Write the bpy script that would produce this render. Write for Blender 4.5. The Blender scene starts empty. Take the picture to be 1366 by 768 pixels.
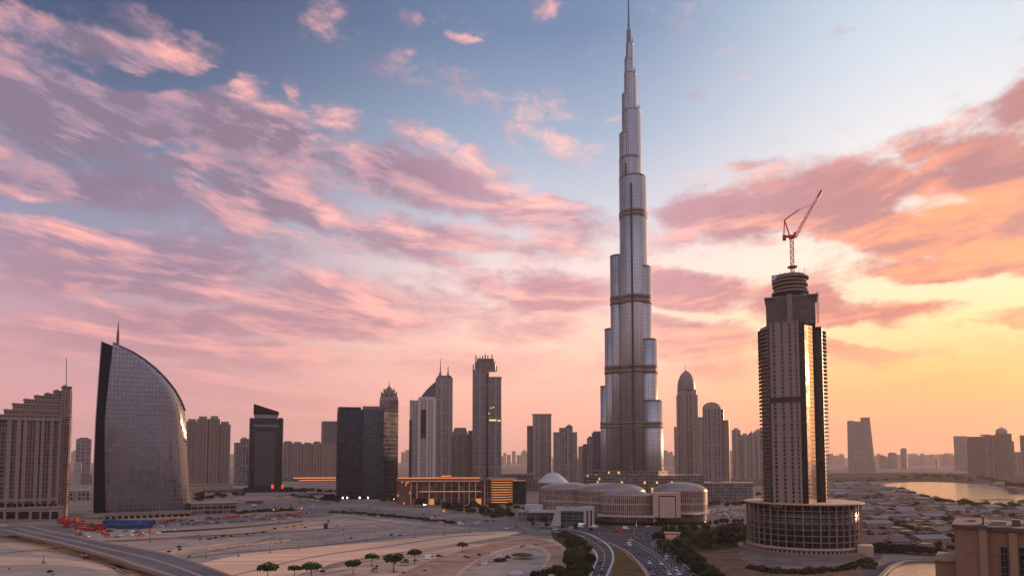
import bpy, bmesh, math, random
from mathutils import Vector, Matrix, Euler
R = math.radians
sc = bpy.context.scene
COL = sc.collection
rnd = random.Random(7)

# ------------------------------------------------------------------ camera
CAM_H = 70.0; TILT = R(3.5); SHIFT = 0.1261; K = 36.0 / 24.0
cam_d = bpy.data.cameras.new('camera')
cam_d.lens = 24.0; cam_d.sensor_width = 36.0; cam_d.shift_y = SHIFT
cam_d.clip_start = 1.0; cam_d.clip_end = 60000.0
cam = bpy.data.objects.new('camera', cam_d); COL.objects.link(cam)
cam.location = (0, 0, CAM_H); cam.rotation_euler = (math.pi / 2 + TILT, 0, 0)
sc.camera = cam

def ray(px, py):
    xs = (px - 683.0) / 1366.0 * K
    ys = (384.0 - py) / 1366.0 * K + SHIFT * K
    return Vector((xs, math.cos(TILT) - ys * math.sin(TILT), math.sin(TILT) + ys * math.cos(TILT)))
def at(px, py, Y):                       # the point at distance Y seen in that direction
    d = ray(px, py); t = Y / d.y
    return Vector((d.x * t, Y, CAM_H + d.z * t))
def gr(px, py, z=0.0):                   # the point of the ground (height z) in that direction
    d = ray(px, py); t = (z - CAM_H) / d.z
    return Vector((d.x * t, d.y * t, z))
def srgb(r, g, b):
    f = lambda c: c / 12.92 if c <= 0.04045 else ((c + 0.055) / 1.055) ** 2.4
    return (f(r / 255), f(g / 255), f(b / 255), 1.0)
def azel(px, py):
    d = ray(px, py).normalized()
    return math.degrees(math.atan2(d.x, d.y)), math.degrees(math.asin(d.z))

# ------------------------------------------------------------------ sun, exposure
SUN_AZ, SUN_EL = 54.0, 7.0
sd = Vector((math.sin(R(SUN_AZ)) * math.cos(R(SUN_EL)), math.cos(R(SUN_AZ)) * math.cos(R(SUN_EL)), math.sin(R(SUN_EL))))
sun_d = bpy.data.lights.new('sun', 'SUN'); sun_d.energy = 4.6; sun_d.angle = R(0.6); sun_d.color = (1.0, 0.56, 0.30)
sun = bpy.data.objects.new('sun', sun_d); COL.objects.link(sun)
sun.rotation_euler = sd.to_track_quat('Z', 'Y').to_euler(); sun.location = (600, 300, 1500)
vs = sc.view_settings
sc.display_settings.display_device = 'sRGB'
vs.view_transform = 'Standard'; vs.look = 'None'; vs.exposure = 0.42; vs.gamma = 1.0; vs.use_curve_mapping = False
sc.cycles.max_bounces = 6; sc.cycles.volume_bounces = 0; sc.cycles.transparent_max_bounces = 4
sc.cycles.use_denoising = True
try:
    sc.cycles.denoiser = 'OPENIMAGEDENOISE'
except Exception: pass

# ------------------------------------------------------------------ node helper
class NT:
    def __init__(s, tree): s.t = tree; s.n = tree.nodes; s.l = tree.links
    def add(s, typ, **kw):
        n = s.n.new(typ)
        for k, v in kw.items(): setattr(n, k, v)
        return n
    def put(s, sock, v):
        if isinstance(v, bpy.types.NodeSocket): s.l.new(v, sock)
        elif v is not None:
            try: sock.default_value = v
            except Exception: sock.default_value = v[:3]
    def m(s, op, a, b=None, c=None, clamp=False):
        n = s.add('ShaderNodeMath', operation=op); n.use_clamp = clamp
        s.put(n.inputs[0], a)
        if b is not None: s.put(n.inputs[1], b)
        if c is not None: s.put(n.inputs[2], c)
        return n.outputs[0]
    def v(s, op, a, b=None, out=0):
        n = s.add('ShaderNodeVectorMath', operation=op)
        s.put(n.inputs[0], a)
        if b is not None: s.put(n.inputs[1], b)
        return n.outputs[out]
    def mix(s, f, a, b, blend='MIX'):
        n = s.add('ShaderNodeMix', data_type='RGBA', blend_type=blend)
        s.put(n.inputs[0], f); s.put(n.inputs[6], a); s.put(n.inputs[7], b)
        return n.outputs[2]
    def rng(s, x, a, b, c=0.0, d=1.0, smooth=True):
        n = s.add('ShaderNodeMapRange', interpolation_type='SMOOTHSTEP' if smooth else 'LINEAR')
        n.clamp = True
        for i, q in enumerate((x, a, b, c, d)): s.put(n.inputs[i], q)
        return n.outputs[0]
    def ramp(s, x, pts, interp='LINEAR'):
        n = s.add('ShaderNodeValToRGB'); cr = n.color_ramp; cr.interpolation = interp
        while len(cr.elements) < len(pts): cr.elements.new(0.5)
        for e, (p, c) in zip(cr.elements, pts): e.position = p; e.color = c
        s.put(n.inputs[0], x); return n.outputs[0]
    def noise(s, vec, scale, detail=4.0, rough=0.5, dist=0.0, dim='3D', out=0):
        n = s.add('ShaderNodeTexNoise', noise_dimensions=dim)
        s.put(n.inputs['Vector'], vec); s.put(n.inputs['Scale'], scale); s.put(n.inputs['Detail'], detail)
        s.put(n.inputs['Roughness'], rough); s.put(n.inputs['Distortion'], dist)
        return n.outputs[out]
    def comb(s, x, y, z=0.0):
        n = s.add('ShaderNodeCombineXYZ')
        for i, q in enumerate((x, y, z)): s.put(n.inputs[i], q)
        return n.outputs[0]
    def sep(s, v):
        n = s.add('ShaderNodeSeparateXYZ'); s.put(n.inputs[0], v); return n.outputs

# ------------------------------------------------------------------ sky
def build_sky():
    w = bpy.data.worlds.new('World'); sc.world = w; w.use_nodes = True
    w.node_tree.nodes.clear(); T = NT(w.node_tree)
    out = T.add('ShaderNodeOutputWorld'); bg = T.add('ShaderNodeBackground')
    T.l.new(bg.outputs[0], out.inputs[0])
    sky = T.add('ShaderNodeTexSky', sky_type='NISHITA'); sky.sun_disc = False
    sky.sun_elevation = R(SUN_EL); sky.sun_rotation = R(SUN_AZ); sky.altitude = 50
    sky.air_density = 1.0; sky.dust_density = 3.0; sky.ozone_density = 2.0
    d = T.add('ShaderNodeTexCoord').outputs['Generated']
    x, y, z = T.sep(d)[:3]
    deg = 180 / math.pi
    az = T.m('MULTIPLY', T.m('ARCTAN2', x, y), deg)
    el = T.m('MULTIPLY', T.m('ARCSINE', z), deg)
    # ----- clear air: colour by height at four compass bearings, blended round the horizon
    def col(pts):          # pts: (elevation deg, r, g, b)
        return T.ramp(T.m('DIVIDE', T.m('MAXIMUM', el, 0.0), 60.0), [(e / 60.0, srgb(*c)) for e, *c in pts], 'EASE' if 0 else 'LINEAR')
    L = col([(0, 196, 148, 150), (4, 206, 152, 156), (10, 184, 146, 158), (16, 140, 140, 164), (22, 98, 116, 146), (29, 62, 82, 116), (36, 42, 58, 88), (60, 36, 50, 84)])
    C = col([(0, 214, 156, 144), (4, 244, 174, 154), (9, 250, 200, 178), (15, 238, 212, 206), (20, 194, 196, 208), (26, 148, 166, 190), (33, 102, 126, 160), (60, 60, 84, 124)])
    Q = col([(0, 222, 152, 120), (2.5, 250, 158, 102), (6, 255, 188, 108), (10, 254, 220, 160), (15, 250, 228, 204), (21, 230, 224, 222), (28, 200, 210, 220), (35, 172, 192, 210), (60, 90, 120, 160)])
    B = col([(0, 78, 82, 94), (4, 100, 98, 112), (9, 166, 154, 166), (16, 188, 180, 194), (26, 174, 182, 202), (40, 156, 172, 198), (60, 126, 144, 176)])
    base = T.mix(T.rng(az, -34.0, 6.0), L, C)
    base = T.mix(T.rng(az, 4.0, 34.0), base, Q)
    back = T.rng(T.m('ABSOLUTE', T.m('SUBTRACT', az, 8.0)), 55.0, 140.0)
    base = T.mix(back, base, B)
    # ----- clouds
    warp = T.noise(T.comb(T.m('DIVIDE', az, 9.0), T.m('DIVIDE', el, 5.0), 3.3), 1.0, 6.0, 0.62, out=1)
    wv = T.v('MULTIPLY', T.v('SUBTRACT', warp, (0.5, 0.5, 0.5)), (9.0, 3.6, 0.0))
    pos = T.v('ADD', T.comb(az, el, 0.0), wv)
    def strokes(lst):
        tot = None
        for (x0, y0, x1, y1, th, wt) in lst:
            a0, e0 = azel(x0, y0); a1, e1 = azel(x1, y1)
            mp = T.add('ShaderNodeMapping', vector_type='TEXTURE')
            if tot is None: T.put(mp.inputs[0], pos)
            else:                # tied to the stroke before, so that the shader is worked out one stroke after another
                ch = T.add('ShaderNodeVectorMath', operation='MULTIPLY_ADD')
                T.put(ch.inputs[0], tot); ch.inputs[1].default_value = (1e-7, 1e-7, 0); T.put(ch.inputs[2], pos)
                T.put(mp.inputs[0], ch.outputs[0])
            mp.inputs['Location'].default_value = ((a0 + a1) / 2, (e0 + e1) / 2, 0)
            mp.inputs['Rotation'].default_value = (0, 0, math.atan2(e1 - e0, a1 - a0))
            mp.inputs['Scale'].default_value = (max(math.hypot(a1 - a0, e1 - e0) / 2, 0.5) * 1.25, th * 0.074, 1)
            g = T.rng(T.v('LENGTH', mp.outputs[0], out=1), 1.25, 0.1, 0.0, wt)
            tot = g if tot is None else T.m('MAXIMUM', tot, g)
        return tot
    M = strokes(CLOUD_STROKES)
    M = T.m('SUBTRACT', M, strokes(GAP_STROKES))
    back_m = T.m('MULTIPLY', T.rng(T.m('ABSOLUTE', az), 44.0, 62.0), T.rng(el, 58.0, 20.0, 0.2, 0.62))
    M = T.m('MAXIMUM', M, back_m)
    bb = T.m('MULTIPLY', el, T.m('SUBTRACT', 1.0, T.m('MULTIPLY', T.m('MINIMUM', T.m('ABSOLUTE', T.m('SUBTRACT', az, 8.0)), 50.0), 0.0058)))
    lb = T.m('MULTIPLY', T.m('LOGARITHM', T.m('ADD', T.m('MAXIMUM', bb, 0.0), 5.0), math.e), 5.2)
    def cn(da, dl, sa, detail=9.0):
        v = T.comb(T.m('DIVIDE', T.m('ADD', az, da), sa), T.m('ADD', lb, dl), 1.7)
        return T.noise(v, 1.0, detail, 0.6, 0.35)
    n0 = cn(0, 0, 17.0); n1 = cn(1.6, 0.16, 17.0)
    puff = T.noise(T.comb(T.m('DIVIDE', az, 2.6), T.m('DIVIDE', el, 1.7), 9.1), 1.0, 5.0, 0.6, 0.3)
    fine = T.noise(T.comb(T.m('DIVIDE', az, 1.1), T.m('DIVIDE', el, 0.62), 4.4), 1.0, 5.0, 0.62, 0.5)
    nn = T.m('ADD', T.m('ADD', T.m('MULTIPLY', n0, 0.62), T.m('MULTIPLY', puff, 0.22)), T.m('MULTIPLY', fine, 0.16))
    dens_raw = T.m('ADD', M, T.m('MULTIPLY', T.m('SUBTRACT', nn, 0.5), 2.7))
    D = T.rng(dens_raw, 0.10, 0.74)
    thick = T.rng(dens_raw, 0.45, 1.15)
    lit = T.m('ADD', T.m('MULTIPLY', T.m('SUBTRACT', n0, n1), 6.5), 0.16)
    lit = T.m('ADD', lit, T.m('MULTIPLY', T.m('SUBTRACT', puff, 0.5), 0.5))
    lit = T.m('SUBTRACT', lit, T.m('MULTIPLY', thick, 0.22))
    lit = T.m('ADD', lit, strokes(LIT_STROKES))
    lit = T.m('MULTIPLY', T.m('MAXIMUM', lit, 0.0), T.m('SUBTRACT', 1.0, T.m('MULTIPLY', strokes(DARK_STROKES), 0.85)))
    lit = T.m('ADD', lit, T.m('MULTIPLY', T.m('SUBTRACT', nn, 0.50), 0.8))
    lit = T.m('SUBTRACT', lit, T.m('MULTIPLY', T.m('MULTIPLY', T.rng(el, 13.0, 24.0), T.rng(az, 0.0, -18.0)), 0.20))
    lit = T.m('MAXIMUM', T.m('MINIMUM', lit, 1.0), -0.14)
    def cc(l, c, q, b):
        k = T.mix(T.rng(az, -30.0, 10.0), srgb(*l), srgb(*c))
        k = T.mix(T.rng(az, 8.0, 32.0), k, srgb(*q))
        return T.mix(back, k, srgb(*b))
    low = T.rng(el, 18.0, 4.0)
    body = T.mix(low, cc((142, 124, 146), (184, 138, 152), (172, 116, 120), (164, 146, 156)), cc((184, 132, 142), (214, 138, 134), (224, 122, 104), (176, 146, 148)))
    light = T.mix(low, cc((240, 170, 166), (255, 192, 180), (255, 156, 112), (206, 172, 172)), cc((230, 160, 156), (252, 178, 154), (255, 172, 106), (206, 168, 162)))
    ccol = T.mix(T.m('MAXIMUM', lit, 0.0), body, light)
    sh = T.v('SCALE', ccol); T.put(sh.node.inputs[3], T.m('ADD', 1.0, T.m('MULTIPLY', T.m('MINIMUM', lit, 0.0), 1.6))); ccol = sh
    fade = T.rng(el, 0.5, 10.5, 0.12, 0.94, False)
    skyc = T.mix(T.m('MULTIPLY', D, fade), base, ccol)
    ca = T.v('DOT_PRODUCT', d, tuple(sd), out=1)
    halo = T.m('POWER', T.m('MAXIMUM', ca, 0.0), 110.0)
    hv = T.v('SCALE', srgb(255, 196, 112)[:3]); T.put(hv.node.inputs[3], T.m('MULTIPLY', halo, SUN_GLOW))
    skyc = T.v('ADD', skyc, hv)
    gain = T.m('ADD', 1.0, T.m('ADD', T.m('MULTIPLY', back, BACK_GAIN), T.m('MULTIPLY', T.rng(el, 38.0, 62.0), ZENITH_GAIN)))  # sky behind and overhead is brightened out of view to light the fronts
    gv = T.v('SCALE', skyc); T.put(gv.node.inputs[3], gain); skyc = gv
    ground = T.rng(el, -1.0, 0.0)
    skyc = T.mix(ground, srgb(96, 82, 78), skyc)
    nish = T.mix(1.0, sky.outputs[0], (0.05, 0.05, 0.05, 1), 'MULTIPLY')
    fin = T.mix(NISH_MIX, skyc, nish)
    T.l.new(fin, bg.inputs[0]); bg.inputs[1].default_value = 1.0
    w.cycles.sampling_method = 'MANUAL'; w.cycles.sample_map_resolution = 1024
NISH_MIX = 0.06; BACK_GAIN = 0.6; ZENITH_GAIN = 1.0; SUN_GLOW = 4.0
# (x0, y0, x1, y1, half thickness px, weight): where the banks of cloud lie, as bearings and heights of the photograph
CLOUD_STROKES = [
 (-60, 24, 310, 76, 24, .66), (60, 10, 230, 44, 20, .46), (235, 40, 316, 78, 11, .62),
 (-120, 130, 250, 150, 58, .92), (100, 120, 480, 226, 54, .9), (380, 196, 720, 266, 46, .86), (600, 266, 850, 310, 38, .82), (-100, 90, 100, 92, 18, .7),
 (-80, 228, 300, 262, 34, .8), (250, 246, 470, 300, 42, .88), (420, 300, 740, 336, 38, .8),
 (-80, 345, 420, 370, 70, .9), (-80, 440, 560, 440, 74, .86), (200, 384, 740, 408, 50, .78), (-80, 540, 640, 540, 50, .6),
 (400, 476, 820, 496, 36, .58), (600, 376, 860, 402, 40, .9), (620, 340, 840, 306, 40, .72), (560, 440, 800, 440, 30, .6),
 (310, 104, 366, 132, 20, .5), (380, 112, 412, 134, 14, .5), (420, 145, 510, 172, 24, .46), (395, -10, 470, 60, 34, .52), (470, 90, 550, 60, 16, .3),
 (582, 46, 650, 60, 7, .56), (520, 175, 610, 204, 24, .44), (610, 206, 680, 218, 14, .52), (510, 20, 545, 46, 16, .34), (706, 0, 750, 16, 18, .46),
 (666, 120, 730, 180, 46, .42), (700, 120, 810, 150, 36, .4), (680, 170, 850, 210, 36, .48), (800, 164, 866, 150, 8, .5), (890, 133, 935, 130, 8, .38), (590, 110, 680, 140, 26, .3),
 (1075, 58, 1200, 18, 9, .36), (980, 222, 1046, 218, 11, .46),
 (850, 288, 1060, 280, 28, 1.0), (980, 278, 1260, 246, 46, .98), (1200, 250, 1480, 216, 60, 1.0), (1170, 326, 1480, 312, 56, .9), (1040, 296, 1300, 324, 36, .95), (1180, 206, 1300, 186, 26, .6),
 (1280, 165, 1480, 96, 36, .78), (1140, 354, 1480, 358, 32, .92), (840, 380, 1030, 392, 36, .95), (1000, 402, 1180, 414, 34, .92), (1100, 404, 1330, 404, 20, .88), (1290, 424, 1480, 414, 12, .74),
 (840, 442, 1030, 450, 36, .92), (960, 464, 1250, 466, 18, .82), (870, 492, 1030, 496, 20, .64), (800, 336, 1000, 306, 20, .5), (1100, 520, 1366, 500, 12, .36), (880, 340, 1120, 352, 16, .42)]
GAP_STROKES = [
 (880, 334, 1170, 340, 17, .75), (1100, 382, 1420, 384, 12, .65), (1220, 268, 1340, 262, 9, .35), (1120, 306, 1200, 300, 8, .3), (120, 186, 350, 194, 9, .6), (-60, 266, 190, 298, 8, .55), (240, 206, 430, 222, 9, .4), (60, 86, 330, 104, 9, .6),
 (860, 416, 1010, 418, 6, .4), (700, 250, 860, 262, 12, .35), (1020, 440, 1366, 444, 9, .5), (350, 300, 420, 318, 8, .35), (560, 330, 700, 352, 9, .4), (60, 396, 330, 408, 7, .35), (240, 452, 520, 458, 7, .4), (0, 480, 300, 486, 8, .4)]
LIT_STROKES = [
 (150, 60, 310, 78, 26, .5), (30, 172, 140, 168, 16, .45), (330, 240, 400, 270, 20, .55), (415, 285, 450, 300, 16, .5), (430, 185, 520, 205, 18, .45),
 (0, 285, 110, 300, 14, .35), (300, 110, 420, 130, 22, .4), (390, 0, 470, 60, 30, .5), (580, 45, 650, 60, 14, .5), (430, 150, 500, 165, 20, .5), (540, 190, 680, 216, 22, .5),
 (670, 110, 830, 205, 60, .6), (800, 165, 870, 150, 14, .5), (715, 5, 745, 12, 16, .5), (600, 270, 780, 300, 30, .35),
 (1180, 335, 1440, 310, 40, .75), (880, 440, 1000, 450, 24, .3), (1150, 352, 1440, 350, 30, .35), (360, 470, 700, 480, 40, .3), (200, 400, 600, 410, 40, .2)]
DARK_STROKES = [
 (900, 274, 1050, 264, 16, .5), (1020, 250, 1240, 204, 30, .75), (1240, 200, 1440, 176, 34, .8), (1280, 140, 1460, 90, 36, 1.0), (980, 222, 1046, 220, 14, .5),
 (60, 130, 300, 160, 44, .5), (150, 150, 420, 220, 30, .35), (500, 240, 660, 276, 26, .35), (540, 330, 680, 340, 14, .3), (660, 376, 790, 392, 14, .35), (480, 430, 760, 440, 14, .3)]
build_sky()

# ------------------------------------------------------------------ materials
MATS = {}
def newmat(name):
    m = bpy.data.materials.new(name); m.use_nodes = True
    T = NT(m.node_tree); b = m.node_tree.nodes['Principled BSDF']
    return m, T, b
def plain(name, c, rough=0.75, var=0.18, scale=0.25, metal=0.0, streak=False, spec=0.4):
    if name in MATS: return MATS[name]
    m, T, b = newmat(name); c = srgb(*c)
    co = T.add('ShaderNodeTexCoord').outputs['Object']
    if streak: co2 = T.v('MULTIPLY', co, (1.0, 1.0, 0.12))
    else: co2 = co
    n = T.noise(co2, scale, 5.0, 0.6)
    n2 = T.noise(co, scale * 7.0, 3.0, 0.6)
    k = T.m('ADD', T.m('MULTIPLY', T.m('SUBTRACT', n, 0.5), var * 3.0), T.m('MULTIPLY', T.m('SUBTRACT', n2, 0.5), var * 1.6))
    k = T.m('ADD', k, 1.0)
    vm = T.v('SCALE', c); vm.node.inputs[3].default_value = 1.0
    T.put(vm.node.inputs[3], k)
    T.put(b.inputs['Base Color'], vm); b.inputs['Roughness'].default_value = rough; b.inputs['Metallic'].default_value = metal
    b.inputs['Specular IOR Level'].default_value = spec
    MATS[name] = m; return m
def facade(name, glass, frame, floor=3.6, bay=3.0, slab=0.25, mull=0.2, rough=0.12, metal=0.0, lit=0.0, litc=(255, 190, 110), lite=1.2,
           var=0.5, frough=0.6, big=None, fmetal=0.0, wob=0.0, blinds=0.35, spec=0.5):
    if name in MATS: return MATS[name]
    m, T, b = newmat(name)
    uv = T.add('ShaderNodeUVMap').outputs[0]
    x, y, _ = T.sep(uv)[:3]
    u = T.m('DIVIDE', x, bay); v = T.m('DIVIDE', y, floor)
    fm = T.m('LESS_THAN', T.m('FRACT', u), mull); fs = T.m('LESS_THAN', T.m('FRACT', v), slab)
    fr = T.m('MAXIMUM', fm, fs)
    if big:                                  # a wide pier every few bays, a belt every few floors
        bw, bf, wv, wf = big
        if bw: fr = T.m('MAXIMUM', fr, T.m('LESS_THAN', T.m('FRACT', T.m('DIVIDE', x, bw)), wv))
        if bf: fr = T.m('MAXIMUM', fr, T.m('LESS_THAN', T.m('FRACT', T.m('DIVIDE', y, bf)), wf))
    cell = T.comb(T.m('FLOOR', u), T.m('FLOOR', v), 0.0)
    wn = T.add('ShaderNodeTexWhiteNoise', noise_dimensions='2D'); T.put(wn.inputs['Vector'], cell)
    rv, rc = wn.outputs[0], wn.outputs[1]
    ob = T.add('ShaderNodeTexCoord').outputs['Object']
    n = T.noise(ob, 0.05, 4.0, 0.6)
    g = srgb(*glass); f = srgb(*frame)
    ga = tuple(q * (1 - var) for q in g[:3]) + (1,); gb = tuple(min(1, q * (1 + var)) for q in g[:3]) + (1,)
    gc = T.mix(rv, ga, gb)
    blind = T.m('GREATER_THAN', rv, 0.86)
    gc = T.mix(T.m('MULTIPLY', blind, blinds), gc, f)
    fc = T.mix(n, tuple(q * 0.72 for q in f[:3]) + (1,), tuple(min(1, q * 1.2) for q in f[:3]) + (1,))
    c = T.mix(fr, gc, fc)
    T.put(b.inputs['Base Color'], c)
    gr_ = T.m('ADD', rough, T.m('MULTIPLY', rv, 0.10))
    T.put(b.inputs['Roughness'], T.m('ADD', T.m('MULTIPLY', fr, frough), T.m('MULTIPLY', T.m('SUBTRACT', 1.0, fr), gr_)))
    T.put(b.inputs['Metallic'], T.m('ADD', T.m('MULTIPLY', fr, fmetal), T.m('MULTIPLY', T.m('SUBTRACT', 1.0, fr), metal)))
    b.inputs['Specular IOR Level'].default_value = spec
    if wob:
        bn = T.add('ShaderNodeBump'); bn.inputs['Strength'].default_value = wob; bn.inputs['Distance'].default_value = 0.3
        T.put(bn.inputs['Height'], T.noise(ob, 0.12, 2.0)); T.put(b.inputs['Normal'], bn.outputs[0])
    if lit > 0:
        on = T.m('MULTIPLY', T.m('GREATER_THAN', T.sep(rc)[1], 1.0 - lit), T.m('SUBTRACT', 1.0, fr))
        T.put(b.inputs['Emission Color'], srgb(*litc)); T.put(b.inputs['Emission Strength'], T.m('MULTIPLY', on, lite))
    MATS[name] = m; return m
def glow(name, c, s):
    if name in MATS: return MATS[name]
    m, T, b = newmat(name); b.inputs['Base Color'].default_value = srgb(*c)
    b.inputs['Emission Color'].default_value = srgb(*c); b.inputs['Emission Strength'].default_value = s
    MATS[name] = m; return m

# ------------------------------------------------------------------ mesh builder (one MB = one mesh object), UVs in metres
class MB:
    def __init__(s): s.v = []; s.f = []; s.uv = []; s.sm = []
    def quad(s, ps, uvs=None, smooth=False):
        i = len(s.v); s.v += [tuple(p) for p in ps]; s.f.append(tuple(range(i, i + len(ps))))
        if uvs is None: uvs = [(p[0], p[1]) for p in ps]
        s.uv += list(uvs); s.sm.append(smooth); return s
    def prism(s, poly, z0, z1, smooth=False, caps=True, top=None, u0=0.0):
        """walls over the plan POLY (counter-clockwise); TOP: another plan of as many points for the upper edge"""
        top = top or poly; n = len(poly); u = u0
        zt = z1 if isinstance(z1, (list, tuple)) else [z1] * n
        zb = z0 if isinstance(z0, (list, tuple)) else [z0] * n
        b = len(s.v)
        s.v += [(p[0], p[1], zb[i]) for i, p in enumerate(poly)] + [(p[0], p[1], zt[i]) for i, p in enumerate(top)]
        for i in range(n):
            j = (i + 1) % n
            L = math.hypot(poly[j][0] - poly[i][0], poly[j][1] - poly[i][1])
            s.f.append((b + i, b + j, b + n + j, b + n + i))
            s.uv += [(u, zb[i]), (u + L, zb[j]), (u + L, zt[j]), (u, zt[i])]; s.sm.append(smooth); u += L
        if caps:
            s.f.append(tuple(b + n + i for i in range(n))); s.uv += [(p[0], p[1]) for p in top]; s.sm.append(False)
            s.f.append(tuple(b + i for i in range(n))[::-1]); s.uv += [(p[0], p[1]) for p in poly][::-1]; s.sm.append(False)
        return s
    def box(s, x0, x1, y0, y1, z0, z1): return s.prism([(x0, y0), (x1, y0), (x1, y1), (x0, y1)], z0, z1)
    def bar(s, a, b, w, d=None):
        """a square bar from A to B"""
        a = Vector(a); b = Vector(b); t = (b - a).normalized(); d = d or w
        e = t.cross(Vector((0, 0, 1)))
        if e.length < 0.01: e = Vector((1, 0, 0))
        e.normalize(); g = t.cross(e)
        c = [(-w / 2, -d / 2), (w / 2, -d / 2), (w / 2, d / 2), (-w / 2, d / 2)]
        i = len(s.v); L = (b - a).length
        for q in (a, b): s.v += [tuple(q + e * x + g * y) for x, y in c]
        for k in range(4):
            j = (k + 1) % 4; s.f.append((i + k, i + 4 + k, i + 4 + j, i + j)); s.uv += [(0, 0), (0, L), (w, L), (w, 0)]; s.sm.append(False)
        s.f.append((i, i + 1, i + 2, i + 3)); s.f.append((i + 7, i + 6, i + 5, i + 4)); s.uv += [(0, 0)] * 8; s.sm += [False, False]
        return s
    def cyl(s, x, y, r, z0, z1, n=16, r1=None, ry=None, smooth=True, caps=True):
        r1 = r if r1 is None else r1; q = (ry / r) if ry else 1.0
        P = [(x + r * math.cos(2 * math.pi * k / n), y + q * r * math.sin(2 * math.pi * k / n)) for k in range(n)]
        Q = [(x + r1 * math.cos(2 * math.pi * k / n), y + q * r1 * math.sin(2 * math.pi * k / n)) for k in range(n)]
        return s.prism(P, z0, z1, smooth, caps, Q)
    def lathe(s, x, y, prof, n=32, qy=1.0, smooth=True):
        """PROF: (radius, z) from below upwards"""
        for k in range(len(prof) - 1):
            (r0, z0), (r1, z1) = prof[k], prof[k + 1]
            r0 = max(r0, 0.02); r1 = max(r1, 0.02)
            L = math.hypot(r1 - r0, z1 - z0)
            for i in range(n):
                a, c = 2 * math.pi * i / n, 2 * math.pi * (i + 1) / n
                ps = [(x + r * math.cos(t), y + qy * r * math.sin(t), z) for r, z, t in ((r0, z0, a), (r0, z0, c), (r1, z1, c), (r1, z1, a))]
                rm = max(p[0] for p in prof)
                s.quad(ps, [(a * rm, z0), (c * rm, z0), (c * rm, z0 + L), (a * rm, z0 + L)], smooth)
        return s
    def build(s, name, mat, parent=None, label=None, weld=False):
        me = bpy.data.meshes.new(name); me.from_pydata(s.v, [], s.f); me.update()
        ul = me.uv_layers.new(name='UVMap')
        ul.data.foreach_set('uv', [c for q in s.uv for c in q])
        me.polygons.foreach_set('use_smooth', s.sm)
        if weld:
            bm = bmesh.new(); bm.from_mesh(me); bmesh.ops.remove_doubles(bm, verts=bm.verts, dist=0.01)
            bm.to_mesh(me); bm.free()
        me.materials.append(mat)
        o = bpy.data.objects.new(name, me); COL.objects.link(o)
        if parent: o.parent = parent
        if label: o['label'] = label
        return o

def tag(o, label=None, cat=None, group=None, kind=None):
    if label: o['label'] = label
    if cat: o['category'] = cat
    if group: o['group'] = group
    if kind: o['kind'] = kind
    return o
def thing(name, label, cat, loc=(0, 0, 0), rz=0.0, group=None):
    o = bpy.data.objects.new(name, None); COL.objects.link(o)
    o.empty_display_size = 2.0; o.location = loc; o.rotation_euler = (0, 0, rz)
    return tag(o, label, cat, group)
def dup(root, loc, rz=0.0, scale=1.0, label=None, group=None):
    """a copy of a thing, its parts and their sub-parts"""
    r = root.copy(); COL.objects.link(r); r.location = loc; r.rotation_euler = (0, 0, rz)
    r.scale = (scale, scale, scale) if not isinstance(scale, tuple) else scale
    if label: r['label'] = label
    if group: r['group'] = group
    for ch in list(root.children):
        c = ch.copy(); COL.objects.link(c); c.parent = r
        for g in list(ch.children):
            d = g.copy(); COL.objects.link(d); d.parent = c
    return r

class Frame:
    """the local frame of a thing: origin on the ground, x across the line of sight, y away from the viewpoint"""
    def __init__(s, px, pyb=None, Y=None):
        if Y is None: Y = gr(px, pyb).y
        p = at(px, 612, Y); s.loc = Vector((p.x, Y, 0)); s.az = math.atan2(p.x, Y); s.R0 = math.hypot(p.x, Y)
        s.n = Vector((math.sin(s.az), math.cos(s.az))); s.e = Vector((math.cos(s.az), -math.sin(s.az)))
        s.m = s.R0 / 911.0 * math.cos(s.az) ** 2 if 0 else (s.p(px + 1, 600)[0] - s.p(px, 600)[0])
    def p(s, px, py, ly=0.0):
        d = ray(px, py); t = (s.R0 + ly) / (d.x * s.n.x + d.y * s.n.y)
        return (t * (d.x * s.e.x + d.y * s.e.y), ly, CAM_H + t * d.z)
    def x(s, px, ly=0.0): return s.p(px, 600, ly)[0]
    def z(s, px, py, ly=0.0): return s.p(px, py, ly)[2]
    def thing(s, name, label, cat, group=None): return thing(name, label, cat, s.loc, -s.az, group)
    def plan(s, front, depth, shrink=0.0):
        P = [(s.x(px, ly), ly) for px, ly in front]
        k = shrink * (P[-1][0] - P[0][0])
        return P + [(P[-1][0] - k, depth), (P[0][0] + k, depth)]
    def blk(s, parent, name, front, depth, py0, py1, mat, shrink=0.0, label=None):
        pc = sum(q[0] for q in front) / len(front); lc = min(q[1] for q in front)
        z0 = 0.0 if py0 is None else s.z(pc, py0, lc)
        return MB().prism(s.plan(front, depth, shrink), z0, s.z(pc, py1, lc)).build(name, mat, parent, label)
    def box(s, parent, name, px0, px1, py0, py1, ly0, ly1, mat, label=None):
        pc = (px0 + px1) / 2
        z0 = 0.0 if py0 is None else s.z(pc, py0, ly0)
        return MB().box(s.x(px0, ly0), s.x(px1, ly0), ly0, ly1, z0, s.z(pc, py1, ly0)).build(name, mat, parent, label)

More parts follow.
